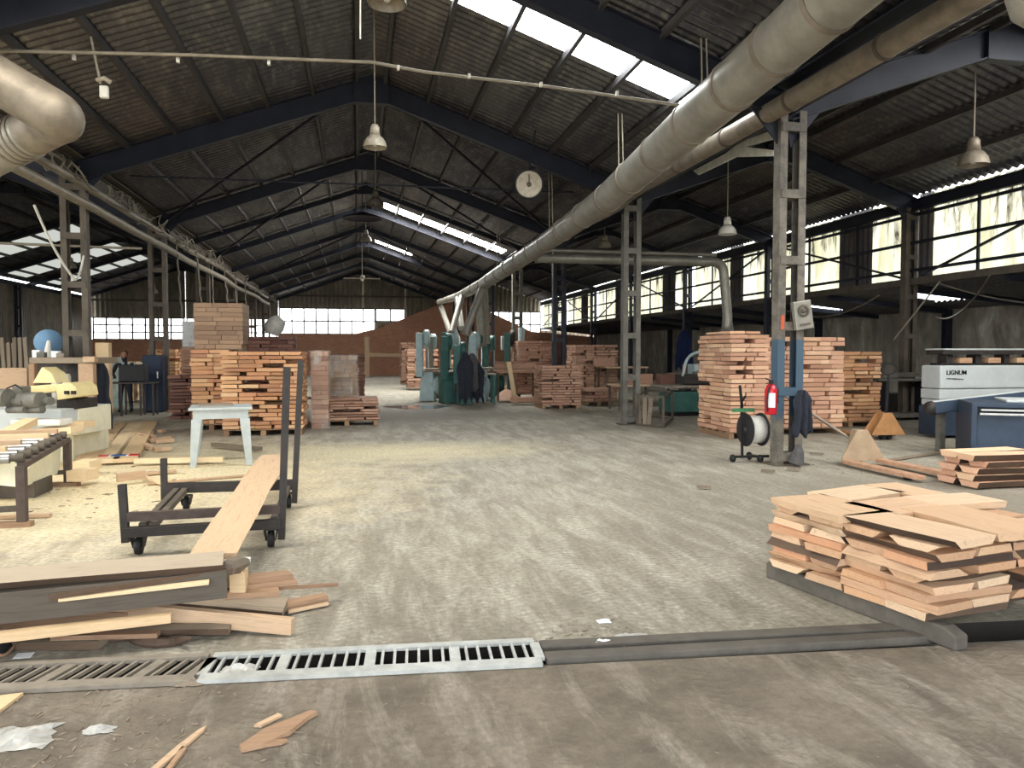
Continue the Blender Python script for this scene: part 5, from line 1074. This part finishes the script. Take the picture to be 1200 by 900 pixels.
# ------------------------------------------------------------------ edge-banding line on the right
em = empty('edge_machine', (11.5, 12.6, 0), label='pale grey panel machine with black lettering at the right edge', cat='machine')
A0 = Vector((10.45, 12.25, 0)); rz_ = R(-2)
def eb(x0, x1, y0, y1, z0, z1, mat, name, par=em, bv=.012):
    m_ = MB(); m_.box((A0.x + (x0 + x1) / 2, A0.y + (y0 + y1) / 2, (z0 + z1) / 2), (x1 - x0, y1 - y0, z1 - z0)); return m_.build(name, mat, par, bevel=bv)
pn_ = eb(0, 3.2, 0, .5, .93, 1.36, M['panel'], 'front_panel', bv=.03); eb(.0, 3.2, .02, .5, .74, .92, M['panel'], 'lower_panel'); eb(.02, 3.2, -.0, .5, .62, .73, M['panel'], 'skirt')
eb(.05, 3.2, .1, .6, 0.05, .6, M['navy'], 'base'); eb(.05, 3.2, .0, .45, 1.56, 1.63, M['darkiron'], 'pressure_beam'); eb(.05, 3.2, -.02, .47, 1.64, 1.67, M['panel'], 'top_strip')
eb(.1, 3.2, .1, .4, 1.36, 1.40, M['dark'], 'track')
for i in range(5): eb(.22 + i * .62, .34 + i * .62, .1, .35, 1.36, 1.56, M['darkiron'], 'bracket')
for i in range(4): eb(.45 + i * .62, .72 + i * .62, .05, .3, 1.40, 1.50, M['w_slab'], 'wood_strip')
def text(txt, size, loc, mat, par, ex_=.004, off=0):
    cu = bpy.data.curves.new('lettering', 'FONT'); cu.body = txt; cu.size = size; cu.extrude = ex_; cu.offset = off; o = bpy.data.objects.new('tmp', cu); COL.objects.link(o)
    bpy.context.view_layer.update(); me = bpy.data.meshes.new_from_object(o.evaluated_get(bpy.context.evaluated_depsgraph_get())); bpy.data.objects.remove(o); me.materials.clear(); me.materials.append(mat)
    me.transform(WORLDM[par.name].inverted() @ Matrix.Translation(loc) @ Matrix.Rotation(R(90), 4, 'X')); q = bpy.data.objects.new('lettering', me); COL.objects.link(q); q.parent = par; return q
text('LIGNUM', .115, (A0.x + .12, A0.y - .006, 1.19), M['black'], em, off=.0015)
m_ = MB(); r3 = random.Random(4)
for i in range(15): m_.box((A0.x + .14 + i * .024, A0.y - .004, 1.118 - .0012 * i), (.017, .004, r3.uniform(.018, .034)))
m_.build('small_print', M['steel_tan'], em)
ar = empty('feed_arm', (10, 11.6, 0), label='long dark arm with rounded end sloping in front of the pale panel machine', cat='arm')
a, b = Dp(1092, 478, 12.3), Dp(1230, 462, 12.0)
m_ = MB(); m_.bar(a, b, .12, .2); m_.build('beam', M['navy'], ar, bevel=.02); m_ = MB(); m_.bar(a + fz * .1, b + fz * .1, .13, .015); m_.build('edge_strip', M['panel'], ar)
m_ = MB(); m_.lathe([(0, -.07), (.1, -.07), (.11, 0), (.1, .07), (0, .07)], 20, Matrix.Translation(a) @ Matrix.Rotation(R(90), 4, 'X')); m_.build('end_roller', M['darkiron'], ar)
for t in (.12, .8): p = a.lerp(b, t); m_ = MB(); m_.bar((p.x, p.y + .1, 0), (p.x, p.y + .1, p.z - .05), .1, .1, (0, 1, 0)); m_.build('leg', M['steel_grey'], ar)
B0 = G(1137, 541); nv = empty('navy_cabinet', B0, R(-32), label='navy blue machine cabinet at the right edge behind the pink slabs', cat='cabinet')
def nbx(x0, x1, y0, y1, z0, z1, mat, name, bv=.01): m_ = MB(); m_.box(((x0 + x1) / 2, (y0 + y1) / 2, (z0 + z1) / 2), (x1 - x0, y1 - y0, z1 - z0)); return Lb(m_, name, mat, nv, bv)
nbx(.05, 2.6, .02, 1.2, .12, .70, M['navy'], 'body'); nbx(0, .08, 0, 1.2, 0, .82, M['navy'], 'corner_post'); nbx(.0, 2.6, .0, 1.2, .80, .86, M['navy'], 'top_frame'); nbx(.08, 2.6, 0.05, .2, .70, .8, M['dark'], 'recess')
nbx(.12, 2.6, -.02, .04, .75, .775, M['panel'], 'guide_rail', .004); nbx(.1, 2.6, -.04, .02, .69, .72, M['chrome'], 'guide_rail', .004)
nbx(.5, 2.6, .3, 1.1, .861, .90, M['panel'], 'worktop'); nbx(.1, 2.5, .1, 1.0, 0, .12, M['dark'], 'plinth')
bn = empty('wall_bench', (12.3, 16, 0), label='grey roller bench along the concrete wall left of the panel machine', cat='bench')
a, b = G(1052, 483), G(1118, 483); a = Vector((12.0, 15.6, 0)); 
m_ = MB(); m_.box((13.6, 16.0, .96), (3.6, .5, .06)); m_.box((13.6, 15.8, 1.08), (3.4, .12, .1)); m_.build('benchtop', M['steel_grey'], bn)
for x in (12.1, 13.1, 14.2, 15.2): m_ = MB(); m_.bar((x, 16, 0), (x, 16, .93), .12, .3, (0, 1, 0)); m_.build('leg', M['steel'], bn)
m_ = MB(); m_.box((13.6, 16.0, .12), (3.4, .4, .1)); m_.build('lower_rail', M['steel_grey'], bn)
box_thing('parts_bin', (13.9, 17.6, .28), (2.6, .7, .56), M['darkiron'], 'long dark bin on the floor under the concrete wall', 'bin')
# empty rack by the grey column
rk = empty('empty_rack', (6.4, 16.6, 0), label='empty brown metal rack frame beside the pale grey column', cat='rack')
q = [G(747, 499), G(777, 502), G(788, 492), G(758, 489)]
for p in q: m_ = MB(); m_.bar(p, p + fz * .66, .045, .045, (0, 1, 0)); m_.build('post', M['steel_tan'], rk)
for i in range(4):
    for z in (.03, .66): m_ = MB(); m_.bar(q[i] + fz * z, q[(i + 1) % 4] + fz * z, .04, .04); m_.build('rail', M['steel_tan'], rk)
for i, t in enumerate((.15, .35, .5)): a = q[0].lerp(q[1], t); m_ = MB(); m_.bar(a + Vector((0, .1, .03)), a + Vector((.06 * i, .25, .62)), .09, .025, (0, 1, 0)); thing_mesh(m_, 'plank', M['w_grey'], 'short grey board leaning inside the empty rack, %s from left' % ORD[i], 'plank', 'boards in the empty rack')
# tables and machine between column and timber stacks
def table(x0, x1, y0, y1, h, mat, label, tm=None):
    e = empty('work_bench', ((x0 + x1) / 2, (y0 + y1) / 2, 0), label=label, cat='table', group='benches in the right aisle')
    m_ = MB(); m_.box(((x0 + x1) / 2, (y0 + y1) / 2, h - .025), (x1 - x0, y1 - y0, .05)); m_.build('tabletop', tm or mat, e)
    for x in (x0 + .06, x1 - .06):
        for y in (y0 + .06, y1 - .06): m_ = MB(); m_.bar((x, y, 0), (x, y, h - .05), .06, .06, (0, 1, 0)); m_.build('leg', mat, e)
    return e
table(7.6, 9.0, 23.0, 24.0, 1.15, M['steel_tan'], 'tall brown bench behind the rack, farthest', M['w_tan'])
table(6.9, 9.2, 19.8, 20.8, .72, M['steel_tan'], 'low bench loaded with reddish timber behind the rack', M['w_tan'])
table(9.6, 11.0, 22, 23, .95, M['steel'], 'dark bench left of the flared duct hood', M['w_grey'])
rm = empty('ripping_saw', (8.7, 18.4, 0), label='grey-green saw machine with hose left of the tall timber stack', cat='machine')
def rb_(x0, x1, y0, y1, z0, z1, mat, name): m_ = MB(); m_.box(((x0 + x1) / 2, (y0 + y1) / 2, (z0 + z1) / 2), (x1 - x0, y1 - y0, z1 - z0)); return m_.build(name, mat, rm, bevel=.02)
rb_(7.6, 9.0, 17.9, 18.7, .1, .62, M['green'], 'base'); rb_(7.4, 9.3, 17.8, 18.8, .7, .78, M['galv_dark'], 'table'); rb_(8.0, 9.2, 18.0, 18.6, .8, 1.05, M['darkiron'], 'cutter_head'); rb_(8.3, 8.9, 18.1, 18.5, 1.05, 1.3, M['palegreen'], 'motor_cover'); rb_(7.6, 9.2, 18.0, 18.6, 0, .1, M['dark'], 'foot')
m_ = MB(); m_.tube(arc_pts([(8.0, 18.1, 1.0), (8.1, 18.1, 1.5), (8.8, 18.1, 1.75), (9.1, 18.2, 1.2)], 6, .4), .04, 8); m_.build('guard_hose', M['palegreen'], rm)
for i, (x, y, z) in enumerate(((7.7, 20.3, .72), (8.5, 20.2, .72), (7.7, 23.5, 1.15), (10.3, 22.5, .95))):
    box_thing('timber_block', (x, y, z + .14), (.6, .4, .28), M['w_darkred'] if i % 2 else M['w_far'], 'reddish block lying on %s' % ('the low bench, left', 'the low bench, right', 'the tall brown bench', 'the dark bench')[i], 'block')
hang('coat', (12.72, 28.66, 2.5), .65, 1.6, plain('navy_blue_cloth', s2l(34, 46, 84), .9), 'navy blue coat hanging on a wall column deep in the right aisle', 'coat', 9)
# ------------------------------------------------------------------ bandsaw group under the duct end
def bandsaw(x, y, rz, h, body, label, cover=None):
    e = empty('bandsaw', (x, y, 0), rz, label, 'bandsaw', 'bandsaws under the duct end'); cover = cover or body; k = h / 2.3
    m_ = MB(); m_.box((0, 0, .45 * k), (.62, .5, .9 * k), None, .8); Lb(m_, 'base', body, e, .02)
    m_ = MB(); m_.prism([(-.42, .12, .75 * k), (-.22, .12, .75 * k), (-.2, .12, 1.6 * k), (-.3, .12, 2.1 * k), (-.42, .12, 2.1 * k)], (0, .22, 0)); Lb(m_, 'column', body, e, .02)
    m_ = MB(); m_.lathe([(0, 0), (.25 * k, 0), (.28 * k, .03), (.28 * k, .15), (.25 * k, .18), (0, .18)], 24, Matrix.Translation((-.02, .12, 1.93 * k)) @ Matrix.Rotation(R(90), 4, 'X')); Lb(m_, 'wheel_cover', cover, e)
    m_ = MB(); m_.lathe([(0, 0), (.25 * k, 0), (.28 * k, .03), (.28 * k, .15), (.25 * k, .18), (0, .18)], 24, Matrix.Translation((-.02, -.2, .48 * k)) @ Matrix.Rotation(R(90), 4, 'X')); Lb(m_, 'wheel_cover', cover, e)
    m_ = MB(); m_.box((.12, -.05, .98 * k), (.75, .65, .05)); Lb(m_, 'saw_table', M['galv_dark'], e, .008)
    m_ = MB(); m_.bar((.2, 0, 1.02 * k), (.2, 0, 1.9 * k), .05, .03, (0, 1, 0)); Lb(m_, 'blade_guide', M['chrome'], e); return e
bandsaw(2.25, 25.5, R(78), 2.45, M['palegreen'], 'pale bandsaw leftmost in the group under the duct end')
bandsaw(2.8, 24.3, R(100), 2.3, M['green'], 'teal bandsaw second from left under the duct end', M['green'])
bandsaw(3.25, 26.2, R(65), 2.5, M['green'], 'tall teal bandsaw behind the front ones under the duct', M['palegreen'])
bandsaw(3.75, 24.6, R(95), 2.35, M['palegreen'], 'pale blue bandsaw in the middle of the machine group', M['palegreen'])
bandsaw(4.75, 27.2, R(70), 2.3, M['green'], 'dark teal bandsaw right of the wide drop pipe')
bandsaw(5.45, 27.0, R(80), 2.5, M['green'], 'dark teal bandsaw beside the fourth right column', M['darkiron'])
bandsaw(3.6, 28.6, R(60), 2.4, M['palegreen'], 'pale bandsaw farthest back in the machine group')
bandsaw(3.2, 23.6, R(85), 2.0, M['green'], 'short teal bandsaw nearest the viewer in the group', M['green'])
bandsaw(4.1, 25.8, R(80), 2.5, M['palegreen'], 'tall pale bandsaw behind the pale blue one', M['green'])
bandsaw(2.6, 27.0, R(95), 2.35, M['galv_dark'], 'brownish bandsaw at the left rear of the group', M['palegreen'])
def droppipe(a, b, r, label):
    m_ = MB(); m_.tube([a, b], r, 12); thing_mesh(m_, 'drop_pipe', M['galv'], label, 'pipe', 'drop pipes below the duct')
droppipe(Dp(517, 360, 31), Dp(530, 396, 28), .1, 'slanting drop pipe at the very end of the duct')
droppipe(Dp(541, 348, 27.5), Dp(529, 390, 26), .11, 'drop pipe slanting left to the second bandsaw')
droppipe(Dp(536, 350, 28), Dp(541, 385, 27), .12, 'short drop pipe behind the crossing ones')
droppipe(Dp(566, 336, 24.8), Dp(545, 392, 24.5), .12, 'longest drop pipe slanting left to the pale blue bandsaw')
droppipe(Dp(563, 340, 25.5), Dp(565, 405, 26), .16, 'wide vertical drop pipe in the middle of the machines')
droppipe(Dp(569, 336, 24.8), Dp(572, 402, 25.5), .07, 'slim vertical pipe beside the wide one')
m_ = MB(); m_.box(Dp(594, 402, 28), (.42, .25, .5)); o = thing_mesh(m_, 'control_box', M['panel'], 'grey control box on the fourth right column', 'box', bevel=.01)
m_ = MB(); m_.tube([Dp(611, 384, 28.5), Dp(611, 430, 28.5)], .12, 10); thing_mesh(m_, 'gas_cylinder', M['palegreen'], 'tall pale cylinder right of the control box', 'cylinder')
for i, (u, v0, v1, w_) in enumerate(((545, 413, 470, .35), (553, 414, 458, .3), (560, 424, 470, .3), (537, 425, 462, .22))):
    hang('hanging_cloth', Dp(u, v0, 22.9 + .25 * i), w_ * 1.25, (v1 - v0) / 900 * 22.9, M['cloth' if i % 2 == 0 else 'cloth2'], 'dark cloth hanging before the bandsaws, %s' % ('largest, left', 'grey one behind', 'right one', 'small one at the far left')[i], 'cloth', i + 20)
table(3.0, 4.2, 23.5, 24.1, .95, M['green'], 'small green bench with clothes before the bandsaws', M['galv_dark'])
bt = table(4.4, 5.9, 24.6, 25.6, .98, M['steel_tan'], 'bench carrying reddish boards right of the bandsaws', M['w_far'])
for i, (dz, w_) in enumerate(((.0, 1.5), (.07, 1.6), (.14, 1.4), (.21, 1.1))):
    plank((4.35 + .04 * i, 24.9 + .1 * i, 1.05 + dz), (4.35 + w_, 24.8 + .1 * i, 1.05 + dz), .45, .055, M['w_far'], 'reddish board on the bench by the bandsaws, %s from bottom' % ORD[i], group='boards on the bandsaw bench')
for i, (u0, u1, v) in enumerate(((566, 597, 455), (598, 626, 468), (495, 536, 455))):
    plank(G(u0, v, .16), G(u1, v, .16), .5, .14, M['w_far'], 'low timber lying on the floor %s' % ('under the reddish board bench', 'right of the bandsaw group', 'left of the bandsaw group')[i], group=None)
m_ = MB(); m_.lathe([(0, .35), (.15, .3), (.4, .1), (.6, 0)], 14, Matrix.Translation(G(594, 468))); thing_mesh(m_, 'sawdust_heap', plain('pink_sawdust', s2l(206, 170, 146), .9), 'small pink sawdust heap beside the fourth right column', 'heap')
m_ = MB(); m_.bar(G(604, 472), G(604, 472) + Vector((-.2, .1, 1.3)), .14, .05, (0, 1, 0)); thing_mesh(m_, 'plank', M['w_pale'], 'pale board leaning at the foot of the fourth right column', 'plank')
for i, (u, mt) in enumerate(((612, 'black'), (616, 'paper'), (620, 'black'), (626, 'w_far'))): box_thing('panel_sheet', Dp(u, 448, 30) - fz * .1, (.14, .6, 1.3), M[mt], 'upright %s panel right of the bandsaw group, %s from left' % ('reddish' if mt == 'w_far' else 'white' if mt == 'paper' else 'black', ORD[i]), 'panel')
# things before the back wall
dd = empty('dark_container', (-.5, 51, 0), label='dark brown open container before the back brick wall', cat='container')
m_ = MB(); m_.box((-1.0, 51.5, .68), (2.0, 1.5, 1.36)); m_.build('body', M['iron'], dd); m_ = MB(); m_.box((-1.0, 50.73, .7), (1.8, .03, 1.2)); m_.build('doorway', M['dark'], dd)
m_ = MB(); m_.bar((.55, 51, 0), (.55, 51, 2.6), .3, .2, (0, 1, 0)); thing_mesh(m_, 'timber_post', M['w_tan'], 'pale post before the back wall right of the dark container', 'post')
m_ = MB(); m_.bar((.6, 51.2, 1.45), (5.0, 51.2, 1.35), .15, .25); m_.bar((3, 51.2, 0), (3, 51.2, 1.3), .12, .12, (0, 1, 0)); thing_mesh(m_, 'barrier_rail', M['w_tan'], 'pale horizontal rail before the back brick wall', 'rail')
# ------------------------------------------------------------------ timber stacks
SPECS = []   # (score, matrix, material key, label, group)
srn = random.Random(77)
def stack(x0, x1, y0, y1, z0, z1, t, key, where, grp, bl=(.3, .55), dep=.3, rz=0, drop=.05, jit=.032, faces='f', fill=True):
    """crib-piled sawn boards; faces seen best: f(ront), l(eft), r(ight)"""
    C = Matrix.Translation(((x0 + x1) / 2, (y0 + y1) / 2, 0)) @ Matrix.Rotation(rz, 4, 'Z'); W, D = x1 - x0, y1 - y0; n = max(1, round((z1 - z0) / t)); t = (z1 - z0) / n
    for k in range(n):
        z = z0 + t * k + t / 2; last = k == n - 1; odd = k % 2
        def row(face, a0, a1):
            a = a0; c = 0
            while a < a1 - .06:
                l_ = min(srn.uniform(*bl), a1 - a)
                if a1 - a - l_ < .12: l_ = a1 - a
                c += 1
                if srn.random() > drop or last:
                    o_ = srn.uniform(-jit, jit); m_ = (a + l_ / 2)
                    if face in 'fb': p = (m_ - W / 2, (-D / 2 + dep / 2 + o_) if face == 'f' else D / 2 - dep / 2 + o_, z); ang = 0
                    else: p = ((-W / 2 + dep / 2 + o_) if face == 'l' else W / 2 - dep / 2 + o_, m_ - D / 2, z); ang = PI / 2
                    Mx = C @ Matrix.Translation(p) @ Matrix.Rotation(ang + R(srn.uniform(-1.2, 1.2)), 4, 'Z') @ Matrix.Diagonal((l_ - .012, dep, t - .006 - srn.uniform(0, .016), 1))
                    w_ = Mx.translation; zc = (w_ - EYE).length
                    vis = face == 'f' or face in faces
                    if vis: lab = 'board in %s layer, %s on %s face, %s' % (ORD[k], ORD[min(c - 1, 29)], {'f': 'front', 'l': 'left', 'r': 'right', 'b': 'back'}[face], where)
                    else: lab = None
                    SPECS.append(((l_ * t / zc ** 2) if vis else 0, Mx, key, lab, grp))
                a += l_ + (srn.uniform(.01, .06) if srn.random() < .3 else 0)
        if odd: row('f', 0, W); row('b', 0, W); row('l', dep + .01, D - dep - .01); row('r', dep + .01, D - dep - .01)
        else: row('l', 0, D); row('r', 0, D); row('f', dep + .01, W - dep - .01); row('b', dep + .01, W - dep - .01)
        if last:
            yy = dep + .01
            SPECS.append((0, C @ Matrix.Translation((0, 0, z)) @ Matrix.Diagonal((W - 2 * dep - .03, D - 2 * dep - .03, t * .8, 1)), key, None, grp))
def pallet(x, y, w_, d_, label, rz=0, h=.13, z=0):
    e = empty('pallet', (x, y, z), rz, label, 'pallet', 'wooden pallets under the stacks')
    for s_ in (-1, 0, 1):
        m_ = MB(); m_.box((s_ * (w_ / 2 - .05), 0, (h - .025) / 2), (.1, d_, h - .03)); Lb(m_, 'runner', M['pallet'], e)
    n = 5
    for i in range(n): m_ = MB(); m_.box((0, -d_ / 2 + .07 + i * (d_ - .14) / (n - 1), h - .0125), (w_, .12, .022)); Lb(m_, 'deck_board', M['pallet'], e)
WA, WB, WC = 'stack behind the extinguisher', 'middle stack behind the pallet truck', 'low stack behind the orange truck'
stack(6.68, 7.45, 13.0, 14.35, .13, 1.93, .082, 'w_right', WA, 'boards in the stack behind the extinguisher', faces='fl')
pallet(7.06, 13.68, .77, 1.3, 'pallet under the stack behind the extinguisher')
stack(7.66, 9.35, 13.5, 14.6, .13, 1.90, .088, 'w_right', WB, 'boards in the middle stack behind the pallet truck', faces='f', drop=.07)
pallet(8.5, 14.05, 1.65, 1.05, 'pallet under the middle stack behind the pallet truck')
stack(9.55, 11.0, 14.6, 15.6, .13, 1.62, .085, 'w_left', WC, 'boards in the low stack behind the orange truck', faces='f', drop=.1)
pallet(10.3, 15.1, 1.4, .95, 'pallet under the low stack behind the orange truck')
stack(6.75, 7.4, 13.2, 14.2, 1.94, 2.0, .06, 'w_right', 'top of ' + WA, 'boards in the stack behind the extinguisher', faces='f')
WL = 'big left stack'
stack(-2.55, -1.05, 15.3, 16.5, .13, 1.62, .078, 'w_left', WL, 'boards in the big left stack', faces='fr', drop=.1, bl=(.26, .5))
pallet(-1.8, 15.9, 1.45, 1.15, 'pallet under the big left stack')
stack(-3.35, -2.6, 16.6, 17.8, .13, 1.66, .085, 'w_left', 'stack left of the big one', 'boards in the stack left of the big one', faces='f')
pallet(-2.97, 17.2, .75, 1.15, 'pallet under the stack left of the big left one')
# dark batch and rear part behind
stack(-2.4, -1.4, 17.6, 18.6, 0, 1.95, .085, 'w_darkred', 'dark batch behind the big left stack', 'dark boards behind the big left stack', drop=.1)
stack(-.95, .42, 17.0, 18.0, .13, .60, .06, 'w_far', 'low stack by the puddle', 'boards in the low pallet stack', faces='f', jit=.04, drop=.08)
pallet(-.26, 17.5, 1.35, .95, 'pallet under the low stack beside the puddle')
# mid right
stack(5.05, 6.2, 21.0, 22.0, .1, 1.22, .075, 'w_far', 'lighter mid-right stack', 'boards in the lighter mid-right stack', faces='fl')
pallet(5.62, 21.5, 1.1, .95, 'pallet under the lighter mid-right stack')
stack(5.4, 6.75, 26.0, 27.2, .13, 2.0, .09, 'w_far', 'tall stack behind the lighter one', 'boards in the tall mid-right stack', faces='fl')
stack(6.95, 7.6, 24.2, 25.3, .0, 1.85, .09, 'w_far', 'dark tall stack right of the lighter one', 'boards in the dark tall stack', faces='fl')
stack(7.65, 8.4, 24.2, 25.3, .0, 1.85, .09, 'w_far', 'second dark tall stack near the grey column', 'boards in the second dark tall stack', faces='f')
stack(6.6, 7.5, 22.0, 22.9, .13, .52, .1, 'w_far', 'small pallet load left of the grey column', 'boards on the small pallet', faces='f')
pallet(7.05, 22.45, .9, .9, 'pallet left of the pale grey column')
stack(6.2, 6.9, 29.5, 30.6, 0, 1.9, .09, 'w_far', 'far stack left of the tall one', 'boards in the far stack left of the tall one')
# far centre
stack(2.1, 3.4, 38.5, 40, 0, 2.1, .1, 'w_far', 'far centre stack, rear', 'boards in the rear far centre stack')
stack(2.0, 3.3, 32.4, 33.6, .1, 1.75, .1, 'w_far', 'far centre stack, front', 'boards in the front far centre stack', jit=.05, drop=.12)
stack(3.35, 4.3, 31.5, 32.4, 0, 1.5, .1, 'w_far', 'far centre stack by the bandsaws', 'boards in the stack by the bandsaws')
stack(2.5, 3.9, 28.4, 29.4, 0, .3, .1, 'w_darkred', 'flat pile before the bandsaws', 'boards in the flat pile before the bandsaws', jit=.1)
# left hall
stack(-4.45, -3.1, 19.5, 20.5, 0, 1.05, .08, 'w_darkred', 'dark red stack left of the orange ones', 'boards in the dark red stack', drop=.02, faces='f')
stack(-6.6, -5.8, 26.5, 27.5, 0, 1.7, .1, 'w_left', 'stack behind the person', 'boards in the stack behind the person')
stack(-5.0, -3.8, 23.5, 24.5, 0, 1.75, .09, 'w_far', 'stack below the bluish bundle', 'boards in the stack below the bluish bundle')
stack(-8.5, -7.2, 27, 28, 0, 1.3, .1, 'w_pale', 'pale stack left of the person', 'boards in the pale stack left of the person')
stack(-1.6, .2, 27.5, 28.6, 0, 1.55, .1, 'w_darkred', 'far dark stack behind the wrapped bundle', 'boards in the far dark stack')
# split into the 300 that show largest and one remainder
SPECS.sort(key=lambda q: -q[0])
BM = {}
def board_mesh(key, i):
    if (key, i) in BM: return BM[(key, i)]
    r = random.Random(i * 7 + 1); bm = bmesh.new(); a, b = r.uniform(0, .12), r.uniform(0, .12); c = r.uniform(-.05, .05)
    v = [bm.verts.new(p) for p in ((-.5, -.5 + a, -.5), (.5, -.5 + a + c, -.5), (.5, .5 - b, -.5), (-.5, .5 - b, -.5), (-.5, -.5, .5), (.5, -.5 + c, .5), (.5, .5, .5), (-.5, .5, .5))]
    for f in ((0, 3, 2, 1), (4, 5, 6, 7), (0, 1, 5, 4), (1, 2, 6, 5), (2, 3, 7, 6), (3, 0, 4, 7)): bm.faces.new([v[q] for q in f])
    me = bpy.data.meshes.new('sawn_board'); bm.to_mesh(me); bm.free(); me.materials.append(M[key]); BM[(key, i)] = me; return me
seen = {}
NIND = 300
for s_, Mx, key, lab, grp in SPECS[:NIND]:
    if lab in seen: lab = lab.replace('board in', 'upper board in')
    seen[lab] = 1
    o = bpy.data.objects.new('sawn_board', board_mesh(key, srn.randrange(5))); COL.objects.link(o); o.matrix_world = Mx; tag(o, lab, 'board', grp)
rest = {}
for s_, Mx, key, lab, grp in SPECS[NIND:]: rest.setdefault(key, []).append(Mx)
keys = list(rest); me = bpy.data.meshes.new('stacked_boards'); V_, F_, MI = [], [], []
base = [Vector(p) for p in ((-.5, -.5, -.5), (.5, -.5, -.5), (.5, .5, -.5), (-.5, .5, -.5), (-.5, -.5, .5), (.5, -.5, .5), (.5, .5, .5), (-.5, .5, .5))]
for ki, key in enumerate(keys):
    for Mx in rest[key]:
        o_ = len(V_); V_ += [Mx @ p for p in base]
        for f in ((0, 3, 2, 1), (4, 5, 6, 7), (0, 1, 5, 4), (1, 2, 6, 5), (2, 3, 7, 6), (3, 0, 4, 7)): F_.append([o_ + q for q in f]); MI.append(ki)
me.from_pydata([tuple(v) for v in V_], [], F_); me.polygons.foreach_set('material_index', MI)
for key in keys: me.materials.append(M[key])
o = bpy.data.objects.new('stacked_boards', me); COL.objects.link(o); tag(o, 'all other sawn boards in the stacks across the hall', 'boards', kind='stuff')
# wrapped bundles
def bundle(x0, x1, y0, y1, z0, z1, label, key='wrapwood', t=.1, wrap=True, rz=0):
    e = empty('timber_bundle', ((x0 + x1) / 2, (y0 + y1) / 2, z0), rz, label, 'timber bundle', 'wrapped timber bundles'); W, D = x1 - x0, y1 - y0; r = random.Random(int(x0 * 100) + int(z0 * 10)); m_ = MB(); n = round((z1 - z0) / t); tt = (z1 - z0) / n
    for k in range(n):
        a = -W / 2
        while a < W / 2 - .05:
            l_ = min(r.uniform(.2, .6), W / 2 - a); m_.box((a + l_ / 2, r.uniform(-.008, .008), tt * (k + .5)), (l_ - .008, D, tt - .006)); a += l_
    Lb(m_, 'packed_boards', M[key], e)
    if wrap:
        m_ = MB(); r2 = random.Random(3); ring = []
        for zz_ in [q * (z1 - z0 + .02) / 8 for q in range(9)]:
            for (px, py) in ((-1, -1), (-.3, -1.0), (.3, -1.0), (1, -1), (1, -.3), (1, .3), (1, 1), (.3, 1), (-.3, 1), (-1, 1), (-1, .3), (-1, -.3)): ring.append(Vector((px * (W / 2 + .025 + r2.uniform(-.006, .01)), py * (D / 2 + .025 + r2.uniform(-.006, .01)), zz_)))
        m_.add(ring, [(i * 12 + j, i * 12 + (j + 1) % 12, (i + 1) * 12 + (j + 1) % 12, (i + 1) * 12 + j) for i in range(8) for j in range(12)]); Lb(m_, 'plastic_wrap', M['film'], e)
bundle(-3.32, -2.35, 16.8, 17.8, 1.67, 2.62, 'tall grey-brown timber bundle on top of the left stacks', wrap=False)
bundle(-.98, -.62, 16.55, 17.4, .0, 1.62, 'film-wrapped bundle edge right of the big left stack', 'w_far')
bundle(-.9, -.02, 18.4, 19.3, .0, 1.52, 'wrapped brown timber bundle behind the low pallet stack')
bundle(-5.0, -4.2, 23.7, 24.4, 1.76, 2.5, 'bluish white wrapped bundle in the left hall', 'paper', .1)
bundle(-3.4, -2.9, 20.5, 21.1, 0, 2.15, 'film-wrapped stack end between column and tall bundle', 'wrapwood')
bundle(-7.4, -6.9, 24.2, 24.9, 0, 1.45, 'pale teal wrapped sack left of the person', 'tealbag', .3)
m_ = MB(); m_.tube([Vector((-1.9, 17.9, 2.0)) + Vector(q) for q in ((0, 0, 0), (.05, 0, .15), (.12, 0, .3), (.1, 0, .42))], [.14, .22, .2, .06], 14, smooth=True); thing_mesh(m_, 'film_bundle', M['bagw'], 'crumpled grey film ball right of the tall bundle', 'film')
m_ = MB(); q = G(218, 487); m_.lathe([(0, 0), (.16, 0), (.2, .3), (.17, .5), (0, .55)], 12, Matrix.Translation(q)); thing_mesh(m_, 'bucket_bag', M['discblue'], 'dusty blue sack on the floor left of the grey table', 'sack')
